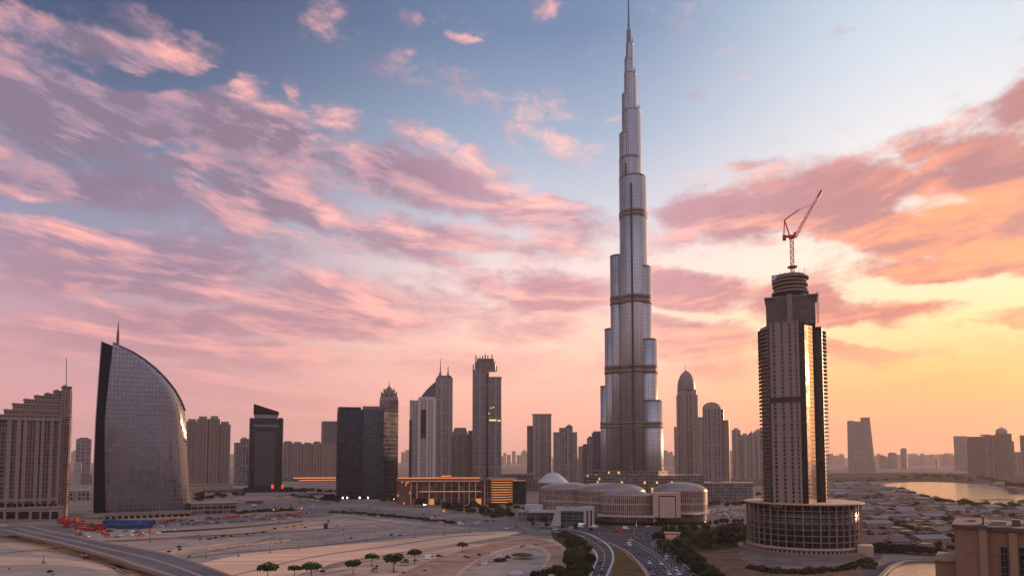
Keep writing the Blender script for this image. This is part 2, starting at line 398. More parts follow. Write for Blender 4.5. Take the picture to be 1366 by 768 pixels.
# ------------------------------------------------------------------ ground and roads
def ground_mat():
    m, T, b = newmat('ground_sand')
    co = T.add('ShaderNodeTexCoord').outputs['Object']
    a = T.noise(co, 0.004, 6.0, 0.6, 0.6); c = T.noise(co, 0.03, 6.0, 0.65); f = T.noise(co, 0.35, 4.0, 0.6)
    st = T.noise(T.v('MULTIPLY', co, (0.012, 0.08, 1.0)), 1.0, 5.0, 0.6, 0.8)
    k = T.mix(a, srgb(100, 90, 82), srgb(142, 121, 105))
    k = T.mix(T.rng(st, 0.42, 0.66), k, srgb(124, 113, 106))
    k = T.mix(T.m('MULTIPLY', T.rng(c, 0.5, 0.72), 0.6), k, srgb(92, 84, 78))
    k = T.mix(T.m('MULTIPLY', T.rng(f, 0.55, 0.8), 0.35), k, srgb(76, 70, 64))
    vo = T.add('ShaderNodeTexVoronoi', feature='F1'); vo.inputs['Scale'].default_value = 0.012; T.put(vo.inputs['Vector'], T.v('ADD', co, T.v('SCALE', T.noise(co, 0.01, 3.0, out=1)))); 
    k = T.mix(0.22, k, T.mix(1.0, k, T.sep(vo.outputs['Color'])[0], 'OVERLAY'))
    T.put(b.inputs['Base Color'], k); b.inputs['Roughness'].default_value = 0.95; b.inputs['Specular IOR Level'].default_value = 0.0
    return m
def earth(name, c1, c2, sc1=0.05, stretch=(1, 1, 1), tracks=True):
    m, T, b = newmat(name)
    co = T.v('MULTIPLY', T.add('ShaderNodeTexCoord').outputs['Object'], stretch)
    a = T.noise(co, sc1, 7.0, 0.65, 0.5); f = T.noise(co, sc1 * 11, 5.0, 0.7)
    k = T.mix(T.rng(a, 0.32, 0.68), srgb(*c1), srgb(*c2))
    k = T.mix(T.m('MULTIPLY', T.rng(f, 0.5, 0.85), 0.45), k, srgb(*[q * 0.66 for q in c1]))
    wv = T.noise(T.v('MULTIPLY', co, (0.008, 0.16, 1)), 1.0, 3.0, 0.5, 1.4)
    k = T.mix(T.m('MULTIPLY', T.rng(wv, 0.56, 0.66), 0.30), k, srgb(*[q * 0.74 for q in c1]))
    k = T.mix(T.m('MULTIPLY', T.rng(wv, 0.44, 0.36), 0.25), k, srgb(*[min(255, q * 1.12) for q in c2]))
    T.put(b.inputs['Base Color'], k); b.inputs['Roughness'].default_value = 0.95; b.inputs['Specular IOR Level'].default_value = 0.0
    return m
GX = 13500.0
g = MB().quad([(-GX, -GX, 0), (GX, -GX, 0), (GX, GX, 0), (-GX, GX, 0)]).build('ground', ground_mat())
tag(g, kind='structure')
def dense(pts, n=6, closed=False):
    out = []; N = len(pts); P = [Vector(p) for p in pts]
    for i in range(N if closed else N - 1):
        if closed: a, b_, c, d = P[i - 1], P[i], P[(i + 1) % N], P[(i + 2) % N]
        else: a, b_, c, d = P[max(i - 1, 0)], P[i], P[i + 1], P[min(i + 2, N - 1)]
        for k in range(n):
            t = k / n
            out.append(0.5 * ((2 * b_) + (c - a) * t + (2 * a - 5 * b_ + 4 * c - d) * t * t + (3 * b_ - a - 3 * c + d) * t ** 3))
    if not closed: out.append(P[-1])
    return out
def sheet(name, pxs, z, mat, smooth=True, kind='structure'):
    pts = [gr(x, y, z) for x, y in pxs]
    if smooth: pts = dense(pts, 5, True)
    pts = [Vector((p.x, p.y, z)) for p in pts]
    m = MB().quad(pts)
    o = m.build(name, mat)
    if o.data.polygons[0].normal.z < 0: o.data.flip_normals()
    return tag(o, kind=kind)
def strip(name, left, right, z, mat, n=8, kind='structure'):
    A = dense([gr(x, y, z) for x, y in left], n); B = dense([gr(x, y, z) for x, y in right], n)
    m = MB(); u = 0.0
    for i in range(len(A) - 1):
        L = ((A[i + 1] + B[i + 1]) - (A[i] + B[i])).length / 2
        w0 = (B[i] - A[i]).length; w1 = (B[i + 1] - A[i + 1]).length
        m.quad([A[i], B[i], B[i + 1], A[i + 1]], [(0, u), (w0, u), (w1, u + L), (0, u + L)]); u += L
    o = m.build(name, mat)
    if o.data.polygons[0].normal.z < 0: o.data.flip_normals()
    return tag(o, kind=kind)
def line_between(left, right, f, w, z, dash=None, n=8):
    """points of a marking at share F of the way across a road"""
    A = dense([gr(x, y, z) for x, y in left], n); B = dense([gr(x, y, z) for x, y in right], n)
    return [a.lerp(b, f) for a, b in zip(A, B)]
def ribbon(m, pts, w, z0, h=0.0, dash=None):
    acc = 0.0
    for a, b in zip(pts[:-1], pts[1:]):
        t = (b - a); L = t.length
        if L < 0.01: continue
        t = t / L; e = Vector((-t.y, t.x, 0)) * (w / 2)
        k = 0.0
        segs = [(0, L)] if not dash else []
        if dash:
            while k < L:
                ph = (acc + k) % (dash * 2)
                if ph < dash: q = min(L, k + dash - ph); segs.append((k, q)); k = q + 1e-4
                else: k += dash * 2 - ph + 1e-4
        acc += L
        for s0, s1 in segs:
            p, q = a + t * s0, a + t * s1
            if h == 0: m.quad([Vector((c.x, c.y, z0)) for c in (p + e, p - e, q - e, q + e)][::-1])
            else: m.prism([(c.x, c.y) for c in (p - e, q - e, q + e, p + e)], z0, z0 + h)
    return m

M_asph = earth('asphalt', (66, 65, 68), (84, 81, 82), 0.06)
M_asph2 = earth('old_asphalt', (96, 90, 88), (118, 108, 103), 0.03, (0.3, 1, 1))
M_tan = earth('pale_sand', (188, 152, 124), (202, 168, 140), 0.02, (0.4, 1, 1))
M_sand2 = earth('trodden_sand', (152, 130, 114), (174, 149, 130), 0.04)
M_grey = earth('gravel_lot', (126, 114, 106), (152, 136, 124), 0.05)
M_track = earth('red_track', (128, 102, 88), (152, 124, 106), 0.06)
M_red = earth('red_earth', (92, 70, 60), (116, 88, 74), 0.08)
M_dry = earth('dry_grass', (74, 64, 44), (104, 84, 58), 0.07)
M_green = earth('planted_soil', (52, 54, 36), (70, 66, 46), 0.09)
M_kerb = plain('kerb_concrete', (150, 140, 134), 0.85, 0.1, 0.3)
M_paint = plain('road_paint', (176, 172, 168), 0.7, 0.25, 0.4)

Z = 0.0
# the sand lots
sheet('sand_lot', [(120, 706), (260, 700), (420, 690), (470, 684), (590, 693), (690, 700), (690, 712), (560, 716), (430, 726), (330, 738), (200, 762), (130, 740)], 0.05, M_grey)
sheet('sand_field', [(240, 760), (330, 738), (430, 728), (560, 716), (640, 710), (692, 709), (668, 716), (600, 726), (520, 738), (440, 752), (400, 775), (260, 785)], 0.09, M_tan)
sheet('sand_lane', [(190, 738), (270, 727), (350, 717), (414, 702), (432, 704), (380, 714), (300, 726), (215, 744)], 0.10, M_sand2)
sheet('lower_lot', [(-60, 730), (60, 725), (110, 740), (190, 768), (150, 830), (-90, 830)], 0.05, M_sand2)
sheet('lower_lane', [(-60, 745), (40, 742), (130, 752), (160, 762), (60, 752), (-60, 756)], 0.09, M_tan)
sheet('tree_lot', [(390, 775), (460, 752), (530, 738), (610, 725), (680, 714), (725, 716), (752, 728), (757, 748), (735, 775), (600, 830), (420, 830)], 0.12, M_sand2)
# the loop of the track
ring_o = [(520, 772), (580, 745), (640, 728), (700, 718), (735, 722), (752, 735), (748, 752), (725, 772)]
ring_i = [(600, 776), (622, 754), (660, 735), (698, 726), (722, 729), (734, 738), (730, 752), (705, 776)]
strip('track', ring_o, ring_i, 0.18, M_track)
sheet('gravel_island', [(610, 780), (630, 752), (664, 736), (698, 728), (720, 731), (729, 740), (724, 754), (700, 780)], 0.16, M_grey)
# the boulevard between the lots and the towers, and the junction before the mall
bl_up = [(250, 668), (400, 672), (520, 680), (620, 690), (720, 697), (820, 699), (900, 697), (1010, 685)]
bl_dn = [(250, 676), (390, 680), (500, 690), (590, 699), (680, 708), (760, 716), (880, 712), (1012, 696)]
strip('boulevard', bl_up, bl_dn, 0.07, M_asph2)
strip('side_road', [(-40, 702), (60, 700), (200, 696), (330, 688), (420, 682)], [(-40, 712), (40, 706), (200, 703), (330, 694), (440, 688)], 0.06, M_asph2)
sheet('junction', [(730, 702), (800, 699), (900, 699), (905, 712), (880, 722), (868, 727), (845, 726), (812, 728), (790, 730), (765, 717)], 0.13, M_asph, smooth=False)
w_l = [(700, 704), (742, 709), (768, 719), (789, 731), (796, 743), (790, 762), (778, 790), (752, 850)]
w_r = [(730, 702), (776, 709), (803, 721), (815, 732), (818, 745), (812, 762), (799, 790), (772, 850)]
strip('ramp_road', w_l, w_r, 0.17, M_asph)
h_l = [(812, 723), (832, 733), (854, 751), (866, 767), (882, 795), (912, 850)]
h_m = [(842, 722), (872, 740), (888, 754), (898, 767), (918, 795), (958, 850)]
h_n = [(848, 722), (877, 739), (893, 753), (903, 767), (924, 795), (964, 850)]
h_r = [(868, 722), (895, 739), (914, 754), (928, 767), (952, 795), (1000, 850)]
strip('highway', h_l, h_m, 0.17, M_asph); strip('highway', h_n, h_r, 0.17, M_asph)
sheet('verge', [(816, 727), (832, 736), (850, 752), (861, 767), (884, 820), (790, 820), (814, 767), (820, 745)], 0.10, M_dry, smooth=False)
sheet('planted_bank', [(733, 704), (766, 720), (786, 733), (792, 745), (786, 764), (770, 800), (700, 800), (738, 770), (756, 748), (755, 730), (738, 718)], 0.10, M_green, smooth=False)
sheet('footpath', [(774, 731), (779, 738), (779, 750), (770, 768), (762, 790), (756, 790), (764, 768), (774, 750), (775, 740)], 0.2, M_sand2)
sheet('shrub_bed', [(872, 724), (884, 708), (940, 703), (1010, 698), (1012, 722), (985, 730), (940, 736), (905, 736)], 0.11, M_green, smooth=False)
sheet('earth_bank', [(905, 738), (940, 734), (985, 730), (1010, 742), (1060, 757), (1180, 757), (1200, 800), (980, 830), (930, 767)], 0.09, M_red, smooth=False)
sheet('forecourt', [(985, 742), (1010, 728), (1150, 728), (1175, 745), (1110, 757), (1030, 757)], 0.14, earth('paved_forecourt', (92, 80, 74), (116, 102, 93), 0.07))
lm = MB()
for f, ds in ((0.02, None), (0.98, None)): ribbon(lm, line_between(w_l, w_r, f, 0, 0), 0.9, 0.215)
ribbon(lm, line_between(w_l, w_r, 0.5, 0, 0), 0.5, 0.215, dash=6)
for l_, r_ in ((h_l, h_m), (h_n, h_r)):
    for f in (0.04, 0.96): ribbon(lm, line_between(l_, r_, f, 0, 0), 0.28, 0.215)
    for f in (0.27, 0.5, 0.73): ribbon(lm, line_between(l_, r_, f, 0, 0), 0.2, 0.215, dash=6)
for f in (0.33, 0.66): ribbon(lm, line_between(bl_up, bl_dn, f, 0, 0), 0.6, 0.11, dash=9)
tag(lm.build('road_marking', M_paint), kind='structure')
def kerb(pts, w=0.8, h=0.15, z=0.0): return ribbon(MB(), pts, w, z, h)
for edge in (line_between(w_l, w_r, -0.03, 0, 0), line_between(w_l, w_r, 1.03, 0, 0), line_between(h_l, h_m, -0.03, 0, 0), line_between(h_n, h_r, 1.04, 0, 0)):
    tag(kerb(edge, 0.7, 0.32).build('kerb', M_kerb), kind='structure')
def barrier(pts, label, h=0.9, w=0.5, mat=None, z=0.0):
    o = ribbon(MB(), pts, w, z, h).build('road_barrier', mat or M_kerb); return tag(o, label, 'barrier')
barrier([gr(x, y) for x, y in ((845, 722), (874.5, 739.5), (890.5, 753.5), (900.5, 767), (921, 795), (961, 850))], 'grey concrete barrier down the middle of the highway', 1.0, 1.2, plain('dark_concrete', (92, 88, 86)))
barrier([p for p in dense([gr(x, y) for x, y in ((820, 728), (838, 737), (853, 753), (863, 768), (880, 800))])], 'reddish low wall along the dry grass verge beside the highway', 0.9, 1.6, plain('red_wall', (150, 112, 94)))
barrier([p for p in dense([gr(x, y) for x, y in ((872, 722), (898, 737), (918, 752), (934, 768), (960, 800))])], 'pale low wall between the highway and the hedge', 1.2, 1.0, plain('pale_wall', (140, 130, 124)))

for pts, w in (([(100, 726), (200, 718), (300, 716), (420, 706), (520, 696)], 3.0), ([(190, 752), (300, 738), (420, 728), (560, 712), (690, 706)], 3.4), ([(230, 744), (330, 726), (380, 712), (440, 704)], 2.6),
               ([(-20, 740), (60, 734), (130, 748), (170, 766)], 3.2), ([(400, 766), (480, 750), (560, 736), (640, 722), (700, 712)], 2.8), ([(300, 770), (420, 742), (520, 728), (600, 716), (660, 712)], 2.4), ([(470, 690), (540, 700), (600, 706), (660, 704)], 2.6)):
    c = dense([gr(x, y) for x, y in pts], 8); m = MB()
    for sgn in (-1, 1):
        off = [p + Vector((0, sgn * 1.3 * w / 2, 0)) for p in c]; ribbon(m, off, w * .42, 0.21)
    tag(m.build('tyre_track', earth('rutted_sand', (104, 92, 84), (126, 112, 102), .08, (1, 1, 1))), kind='structure')
# ------------------------------------------------------------------ water
def water_mat():
    m, T, b = newmat('water')
    co = T.add('ShaderNodeTexCoord').outputs['Object']
    b.inputs['Base Color'].default_value = srgb(60, 62, 64); b.inputs['Roughness'].default_value = 0.14; b.inputs['IOR'].default_value = 2.6
    b.inputs['Specular IOR Level'].default_value = 0.5
    bn = T.add('ShaderNodeBump'); bn.inputs['Strength'].default_value = 0.5; bn.inputs['Distance'].default_value = 0.8
    T.put(bn.inputs['Height'], T.noise(T.v('MULTIPLY', co, (0.06, 0.22, 1)), 1.0, 4.0, 0.6)); T.put(b.inputs['Normal'], bn.outputs[0])
    return m
M_water = water_mat()
sheet('lagoon', [(1180, 645.5), (1222, 642.5), (1262, 643), (1300, 646), (1330, 652), (1372, 660), (1440, 668), (1460, 680), (1366, 674), (1340, 678), (1312, 676), (1278, 671), (1250, 667), (1232, 660), (1196, 652)], 0.12, M_water)
sheet('pond', [(1180, 775), (1192, 759), (1206, 753.5), (1225, 752), (1262, 752), (1270, 790), (1180, 800)], 0.2, M_water)
sheet('sand_spit', [(1296, 666.2), (1320, 665.4), (1350, 665.8), (1350, 666.6), (1320, 666.6)], 0.2, M_red)
tag(kerb(dense([gr(x, y) for x, y in ((1172, 774), (1188, 758), (1204, 751.5), (1225, 749.5), (1262, 749.5))]), 2.4, 1.6).build('embankment', plain('bank_concrete', (104, 92, 86))), kind='structure')
strip('bank_road', [(1150, 764), (1170, 756), (1192, 748), (1225, 745), (1262, 744)], [(1160, 772), (1182, 760), (1200, 751), (1225, 748), (1262, 748)], 0.16, M_asph)
sheet('far_plain', [(960, 640), (1060, 632), (1200, 630), (1400, 634), (1400, 645), (1180, 642), (1000, 648)], 0.07, earth('far_scrub', (58, 54, 48), (86, 76, 68), 0.008, (0.4, 1, 1)))

# ------------------------------------------------------------------ the very tall stepped tower
M_steel_glass = facade('steel_glass', (130, 128, 130), (176, 172, 169), 6.4, 3.2, 0.10, 0.34, 0.34, 0.7, frough=0.45, fmetal=0.6, var=0.12, big=(9.6, 0, 0.16, 0), blinds=0.1)
M_fin = plain('dark_groove', (44, 42, 44), 0.5, 0.1, 0.1, 0.4)
M_mech = facade('mechanical_louvre', (84, 72, 68), (126, 106, 96), 4.5, 2.0, 0.3, 0.2, 0.5, 0.2, var=0.3)
M_steel = plain('brushed_steel', (150, 150, 154), 0.35, 0.1, 0.1, 0.85)
M_steel_dark = plain('weathered_steel', (96, 98, 106), 0.45, 0.12, 0.1, 0.6)
M_podium = facade('podium_glass', (52, 52, 56), (106, 96, 92), 5.0, 4.0, 0.3, 0.2, 0.2, 0.2, lit=0.03, lite=0.8)
def supertall():
    F = Frame(841, Y=1160)
    t = F.thing('skyscraper', 'very tall silver stepped tower tapering to a needle spire, rising above every other building', 'skyscraper')
    tubes = [  # left px, right px, top py, distance behind the axis
        (801, 820, 516, 26), (807, 827, 440, 17), (814.6, 835, 343, 8), (826, 842, 214, 2),
        (826.5, 855.6, 214, 0), (826, 862.6, 240, -14), (844, 870, 358, -16), (853, 877.5, 454, -20), (857, 884.5, 535, -26),
        (830, 854, 150, -1), (833, 849, 100, -1), (830, 846, 128, 1), (836, 844.6, 60, -1), (826.5, 848, 181, 0), (833.5, 844.6, 81, 0), (846, 854.3, 150, -3)]
    bands = [(285, 293), (396, 407), (488, 499), (563, 571)]
    dark_top = plain('tower_roof', (70, 70, 76), 0.6, 0.1, 0.1)
    for a, b, pt, ly in tubes:
        pm = pt + 0.35 * (640 - pt) if pt > 330 else pt + 25
        x0, x1 = F.p(a, pm, ly)[0], F.p(b, pm, ly)[0]; r = (x1 - x0) / 2 + (0.5 if pt < 200 else 0); xc = (x0 + x1) / 2
        zt = F.z((a + b) / 2, pt, ly)
        m = MB().cyl(xc, ly, r, 0, zt, 40, r, r * 1.15)
        tb = m.build('tower_shaft', M_steel_glass, t)
        MB().cyl(xc, ly, r + 0.15, zt - 1.2, zt + 1.4, 40, r + 0.15, r * 1.15 + 0.15).build('roof_rim', M_steel if pt < 200 else M_steel_dark, tb)
        if pt < 240:
            for k in range(2):
                px_ = xc + r * (0.75 if k else -0.7); MB().box(px_ - 0.7, px_ + 0.7, ly - 2, ly + 1, zt, zt + 7 + 4 * k).build('roof_mast', M_steel_dark, tb)
        for b0, b1 in bands:
            if pt < b0 - 20 and (b - a) > 16:
                z0 = F.z(841, b1, ly); z1 = F.z(841, b0, ly)
                mb = MB()
                mb.cyl(xc, ly, r + 0.7, z0, z0 + (z1 - z0) * 0.40, 40, r + 0.7, r * 1.15 + 0.7)
                mb.cyl(xc, ly, r + 0.7, z0 + (z1 - z0) * 0.62, z1, 40, r + 0.7, r * 1.15 + 0.7)
                mb.cyl(xc, ly, r + 0.15, z0 + (z1 - z0) * 0.40, z0 + (z1 - z0) * 0.62, 40, r + 0.15, r * 1.15 + 0.15, caps=False)
                mb.build('mechanical_floor', M_mech, tb)
    for px, w, pt in ((836.6, 1.5, 218), (843.6, 1.6, 244), (822, 1.0, 345)):
        ly = {836.6: -32, 843.6: -41.5, 822: -4.2}[px]
        x = F.p(px, 420, ly)[0]; MB().box(x - w, x + w, ly - 1.5, ly + 9, 0, F.z(px, pt, ly)).build('recess', M_fin, t)  # dark bars standing proud, painting the shade of the grooves between shafts
    sp = MB()
    zz = [F.z(838.5, q) for q in (60, 46, 41, 20, -22)]
    rr = [4.2, 3.4, 2.1, 1.5, 0.7]
    xs = F.p(838.8, 50)[0]
    sp.lathe(xs, -1, list(zip(rr, zz)), 12).build('spire', M_steel_dark, t)
    MB().lathe(xs, -1, [(5.4, F.z(838, 82)), (5.0, F.z(838, 58)), (4.0, F.z(838, 57)), (4.0, F.z(838, 42)), (0.2, F.z(838, 41))], 16).build('spire_base', M_steel_dark, t)
    F.blk(t, 'podium', [(778, -50), (800, -78), (850, -84), (892, -70), (938, -50)], 40, None, 634, M_podium)
    F.blk(t, 'podium', [(790, -30), (812, -62), (878, -60), (890, -30)], 30, None, 628, M_podium)
supertall()

# ------------------------------------------------------------------ the concrete tower under construction, and its crane
M_conc = plain('raw_concrete', (122, 107, 99), 0.85, 0.2, 0.12, streak=True)
M_beige = plain('beige_panel', (128, 108, 99), 0.75, 0.12, 0.1, streak=True)
M_dark_fr = facade('dark_apartment', (18, 18, 23), (52, 45, 45), 3.1, 3.4, 0.16, 0.10, 0.25, 0.0, var=0.6)
M_win_fr = facade('window_strip', (24, 24, 30), (126, 106, 98), 3.1, 3.0, 0.34, 0.16, 0.2, 0.0, var=0.6)
M_gold_gl = facade('mirror_glass', (206, 190, 170), (120, 96, 84), 3.1, 2.4, 0.14, 0.06, 0.08, 0.95, var=0.08, blinds=0.0)
M_black_gl = facade('black_glass', (13, 14, 19), (30, 30, 34), 3.1, 1.7, 0.1, 0.06, 0.10, 0.0, var=0.5, spec=0.3)
M_screen = facade('scaffold_screen', (62, 52, 50), (100, 84, 78), 1.6, 2.4, 0.3, 0.12, 0.7, 0.0, var=0.35)
M_slab = plain('balcony_slab', (116, 98, 90), 0.8, 0.14, 0.2)
M_rim = plain('pale_rim', (154, 128, 112), 0.7, 0.1, 0.2)
M_drum_gl = facade('unfinished_glass', (13, 15, 19), (44, 43, 46), 5.0, 2.9, 0.06, 0.07, 0.18, 0.05, var=0.8)
def new_tower():
    F = Frame(1060, Y=520); Z_ = lambda py, ly=-16: F.z(1060, py, ly); PY = [530]; X = lambda px, ly=-16: F.p(px, PY[0], ly)[0]
    t = F.thing('unfinished_tower', 'tall beige and black apartment tower under construction on a round concrete podium', 'tower')
    zt, zb = Z_(431), 34.0
    core = [(X(1016, -2), -2), (X(1026), -15), (X(1068), -18), (X(1075), -16.5), (X(1085.5), 6), (X(1100), 5), (X(1100, 22), 22), (X(1017, 22), 22)]
    core = [(x, y) for x, y in core]
    MB().prism(core, zb, zt).build('tower_shaft', M_dark_fr, t)
    # front face: window strips and beige piers
    def ly_front(px): return -15 - 3 * (px - 1026) / 42.0
    zm0, zm1 = Z_(536), Z_(529)
    for a, b in ((1028.5, 1031.0), (1035.5, 1042.5), (1046.5, 1053.0), (1057.0, 1061.5), (1064.5, 1067.5)):
        y = ly_front((a + b) / 2)
        for z0, z1 in ((zb, zm0), (zm1, zt + 1.5)):
            MB().box(X(a, y), X(b, y), y - 0.9, y + 0.4, z0, z1).build('pier', M_beige, t)
    for a, b in ((1031.0, 1035.5), (1042.5, 1046.5), (1053.0, 1057.0), (1061.5, 1064.5)):
        y = ly_front((a + b) / 2)
        for z0, z1 in ((zb, zm0), (zm1, zt)):
            MB().box(X(a, y), X(b, y), y - 0.3, y + 0.4, z0, z1).build('window_strip', M_win_fr, t)
    MB().prism([(X(1027), -16.2), (X(1068.5), -19.2), (X(1068.5), -17), (X(1027), -14)], zm0, zm1).build('mechanical_floor', plain('black_louvre', (38, 34, 35), 0.6), t)
    MB().prism([(X(1068.3), -18.6), (X(1075.0), -17.3), (X(1075.0), -15), (X(1068.3), -17)], zb, zt + 1).build('glass_corner', M_black_gl, t)
    MB().prism([(X(1075.4), -17.4), (X(1086.6), -3.2), (X(1086.0), -2.4), (X(1074.5), -16.0)], zb + 0, zt + 1).build('glass_wall', M_gold_gl, t)
    for px in (1086.8, 1092.3, 1097.0):
        MB().box(X(px, 13), X(px + 2.0, 13), 12.6, 15, zb, zt).build('pier', M_beige, t)
    n = 44
    for k in range(n):
        z = zb + 6 + (zt - zb - 6) * k / n
        s = MB()
        s.prism([(X(1012.6, -3), -3), (X(1015.5, -9), -9), (X(1026), -15.3), (X(1026), -14), (X(1014, 12), 12), (X(1012.6, 12), 12)], z, z + 0.55)
        s.build('balcony', M_slab, t)
        s = MB().prism([(X(1085.6, 12), 12.2), (X(1100.5, 11.4), 11.2), (X(1104.4, 15), 15), (X(1104.4, 26), 26), (X(1098, 26), 26), (X(1085.5, 15), 15)], z, z + 0.55)
        s.build('balcony', M_slab, t)
    # the narrower storeys above, wrapped in scaffolding
    zu = Z_(394); PY[0] = 412
    MB().prism([(X(1021.5), -12), (X(1050), -14), (X(1088), -12), (X(1088), 14), (X(1022), 14)], zt, zu).build('upper_storeys', M_screen, t)
    MB().box(X(1050), X(1057), -15.6, -11, zt - 4, zu + 1.5).build('lift_core', M_conc, t)
    MB().prism([(X(1019.5), -13.5), (X(1092), -13.5), (X(1092), 15), (X(1019.5), 15)], zu - 0.2, zu + 0.8).build('roof_slab', M_conc, t)
    sc_ = MB()
    for px in (1089.6, 1092.0):
        for y in (-12.5, -8.5): sc_.bar((X(px, y), y, zt), (X(px, y), y, zu + 3), 0.28)
    for k in range(16):
        z = zt + (zu - zt) * k / 15
        sc_.bar((X(1089.6, -12.5), -12.5, z), (X(1092, -12.5), -12.5, z), 0.2); sc_.bar((X(1089.6), -12.5, z), (X(1092), -12.5, z + 1.3), 0.16)
    sc_.build('scaffolding', M_steel_dark, t)
    # round crown of open slabs
    PY[0] = 380
    for k, (a, b, py, h) in enumerate(((1029, 1079, 392, 2.6), (1031.5, 1077, 387, 2.4), (1030, 1078, 382, 2.2), (1029.5, 1076, 377, 2.3), (1032, 1079.5, 372.5, 2.0), (1034, 1069, 368.5, 1.8))):
        x0, x1 = X(a, 0), X(b, 0); z = Z_(py, 0)
        MB().cyl((x0 + x1) / 2, 1, (x1 - x0) / 2, z, z + h * 0.62, 36).build('crown_slab', M_conc, t)
    MB().cyl(X(1054, 0), 1, X(1074, 0) - X(1054, 0), zu, Z_(367, 0), 30).build('crown_core', M_screen, t)
    MB().box(X(1029.5, 0), X(1038, 0), -4, 4, Z_(373, 0), Z_(366, 0)).build('formwork', M_steel, t)
    for px, hh in ((1040, 5), (1047, 4), (1066, 4), (1073, 6)):
        MB().bar((X(px, 0), -3, Z_(370, 0)), (X(px + 0.4, 0), -3, Z_(370, 0) + hh), 0.3).build('rebar', M_steel_dark, t)
    # the round podium
    PY[0] = 705
    cx, cy, r = X(1071, 14), 20.0, 41.0
    pz0, pz1 = 5.0, 36.4
    MB().cyl(cx, cy, r - 1.6, pz0, pz1, 72, smooth=True).build('podium_glazing', M_drum_gl, t)
    for k in range(8):
        z = pz0 + (pz1 - pz0) * k / 7.0
        MB().cyl(cx, cy, r - (0.0 if k < 7 else -2.6), z, z + (0.42 if k < 7 else 0.9), 72).build('floor_slab', M_conc if k < 7 else M_rim, t)
    for k in range(44):
        a = 2 * math.pi * k / 44
        if math.sin(a) > 0.55: continue
        x, y = cx + (r + 0.1) * math.cos(a), cy + (r + 0.1) * math.sin(a)
        e = Vector((-math.sin(a), math.cos(a))) * (0.34 if k % 2 else 0.18); q = Vector((math.cos(a), math.sin(a))) * 0.5
        P = [(x - e.x + q.x, y - e.y + q.y), (x + e.x + q.x, y + e.y + q.y), (x + e.x - q.x, y + e.y - q.y), (x - e.x - q.x, y - e.y - q.y)]
        MB().prism(P, pz0, pz1).build('column', M_conc, t)
    MB().cyl(cx, cy, r + 1.0, pz1 + 0.9, pz1 + 1.1, 72).build('podium_roof', plain('roof_deck', (186, 146, 122), 0.8, 0.2, 0.2), t)
    # its base: an arcade round the foot and a walkway
    MB().cyl(cx, cy, r + 0.8, 0, 1.2, 72).build('plinth', M_conc, t)
    MB().cyl(cx, cy, r + 1.0, 3.6, 5.6, 72).build('base_ring', plain('pink_concrete', (150, 124, 115), 0.8, 0.14, 0.2), t)
    MB().cyl(cx, cy, r - 0.8, 1.2, 3.6, 72, caps=False).build('arcade', M_black_gl, t)
    for k in range(40):
        a = math.pi + math.pi * k / 39
        MB().cyl(cx + r * math.cos(a), cy + r * math.sin(a), 0.8, 1.2, 3.6, 8).build('arcade_pillar', M_rim, t)
    m = MB()
    N = 40; A = [math.pi * 0.93 + math.pi * 1.1 * k / N for k in range(N + 1)]
    P = [(cx + (r + 7.5) * math.cos(a), cy + (r + 7.5) * math.sin(a)) for a in A] + [(cx + (r + 3.5) * math.cos(a), cy + (r + 3.5) * math.sin(a)) for a in reversed(A)]
    for i in range(N):
        q = [P[i], P[i + 1], P[2 * N - i], P[2 * N + 1 - i]]
        m.prism(q, 0, 2.4)
    m.build('terrace', plain('terrace_stone', (112, 94, 87), 0.8, 0.16, 0.2), t)
    PY[0] = 740; MB().box(X(1146), X(1168), -6, 10, 0, 7.5).build('annex', M_rim, t)
    F2 = Frame(1057, Y=520)
    c = F2.thing('tower_crane', 'red luffing crane with a raised lattice jib on top of the unfinished tower', 'crane')
    red = plain('crane_red', (196, 40, 42), 0.5, 0.1, 0.3); yel = plain('crane_mast_paint', (190, 96, 52), 0.55, 0.1, 0.3); pale = plain('crane_jib_paint', (206, 120, 110), 0.5, 0.1, 0.3)
    def lattice(a, b, w, w1, n, r, mat, name, up=(0, 0, 1)):
        a = Vector(a); b = Vector(b); d = (b - a).normalized(); e = Vector((0, 1, 0)); g_ = d.cross(e).normalized(); m = MB()
        def c4(k):
            q = a.lerp(b, k); ww = w + (w1 - w) * k
            return [q + e * sx * ww / 2 + g_ * sz * ww / 2 for sx, sz in ((-1, -1), (1, -1), (1, 1), (-1, 1))]
        C = [c4(i / n) for i in range(n + 1)]
        for i in range(n):
            for k in range(4):
                m.bar(C[i][k], C[i + 1][k], r); m.bar(C[i][k], C[i][(k + 1) % 4], r * 0.7)
                m.bar(C[i][k], C[i + 1][(k + 1) % 4] if i % 2 else C[i + 1][k - 1], r * 0.7)
        return m.build(name, mat, c)
    P = lambda px, py, ly=0: Vector(F2.p(px, py, ly))
    b0, b1 = P(1057.5, 374, 0), P(1057.5, 318, 0)
    b1.x = b0.x
    lattice(b0, b1, 2.6, 2.6, 14, 0.42, yel, 'mast')
    MB().cyl(b0.x, 0, 3.6, P(1057, 357).z, P(1057, 355.6).z, 12).build('climbing_collar', M_steel_dark, c)
    MB().bar(P(1052.5, 356.5), P(1064, 354.5), 0.7).build('tie_frame', M_steel_dark, c)
    MB().cyl(b0.x, 0, 2.2, b1.z, b1.z + 1.4, 16).build('slewing_ring', red, c)
    s = MB(); s.box(P(1044.5, 318).x, P(1062, 318).x, -1.7, 1.7, b1.z + 1.4, b1.z + 2.6)
    s.build('machinery_deck', red, c)
    MB().box(P(1044, 318).x, P(1048.5, 318).x, -2.2, 2.2, b1.z - 0.4, b1.z + 3.0).build('counterweight', plain('counterweight', (150, 40, 44), 0.7), c)
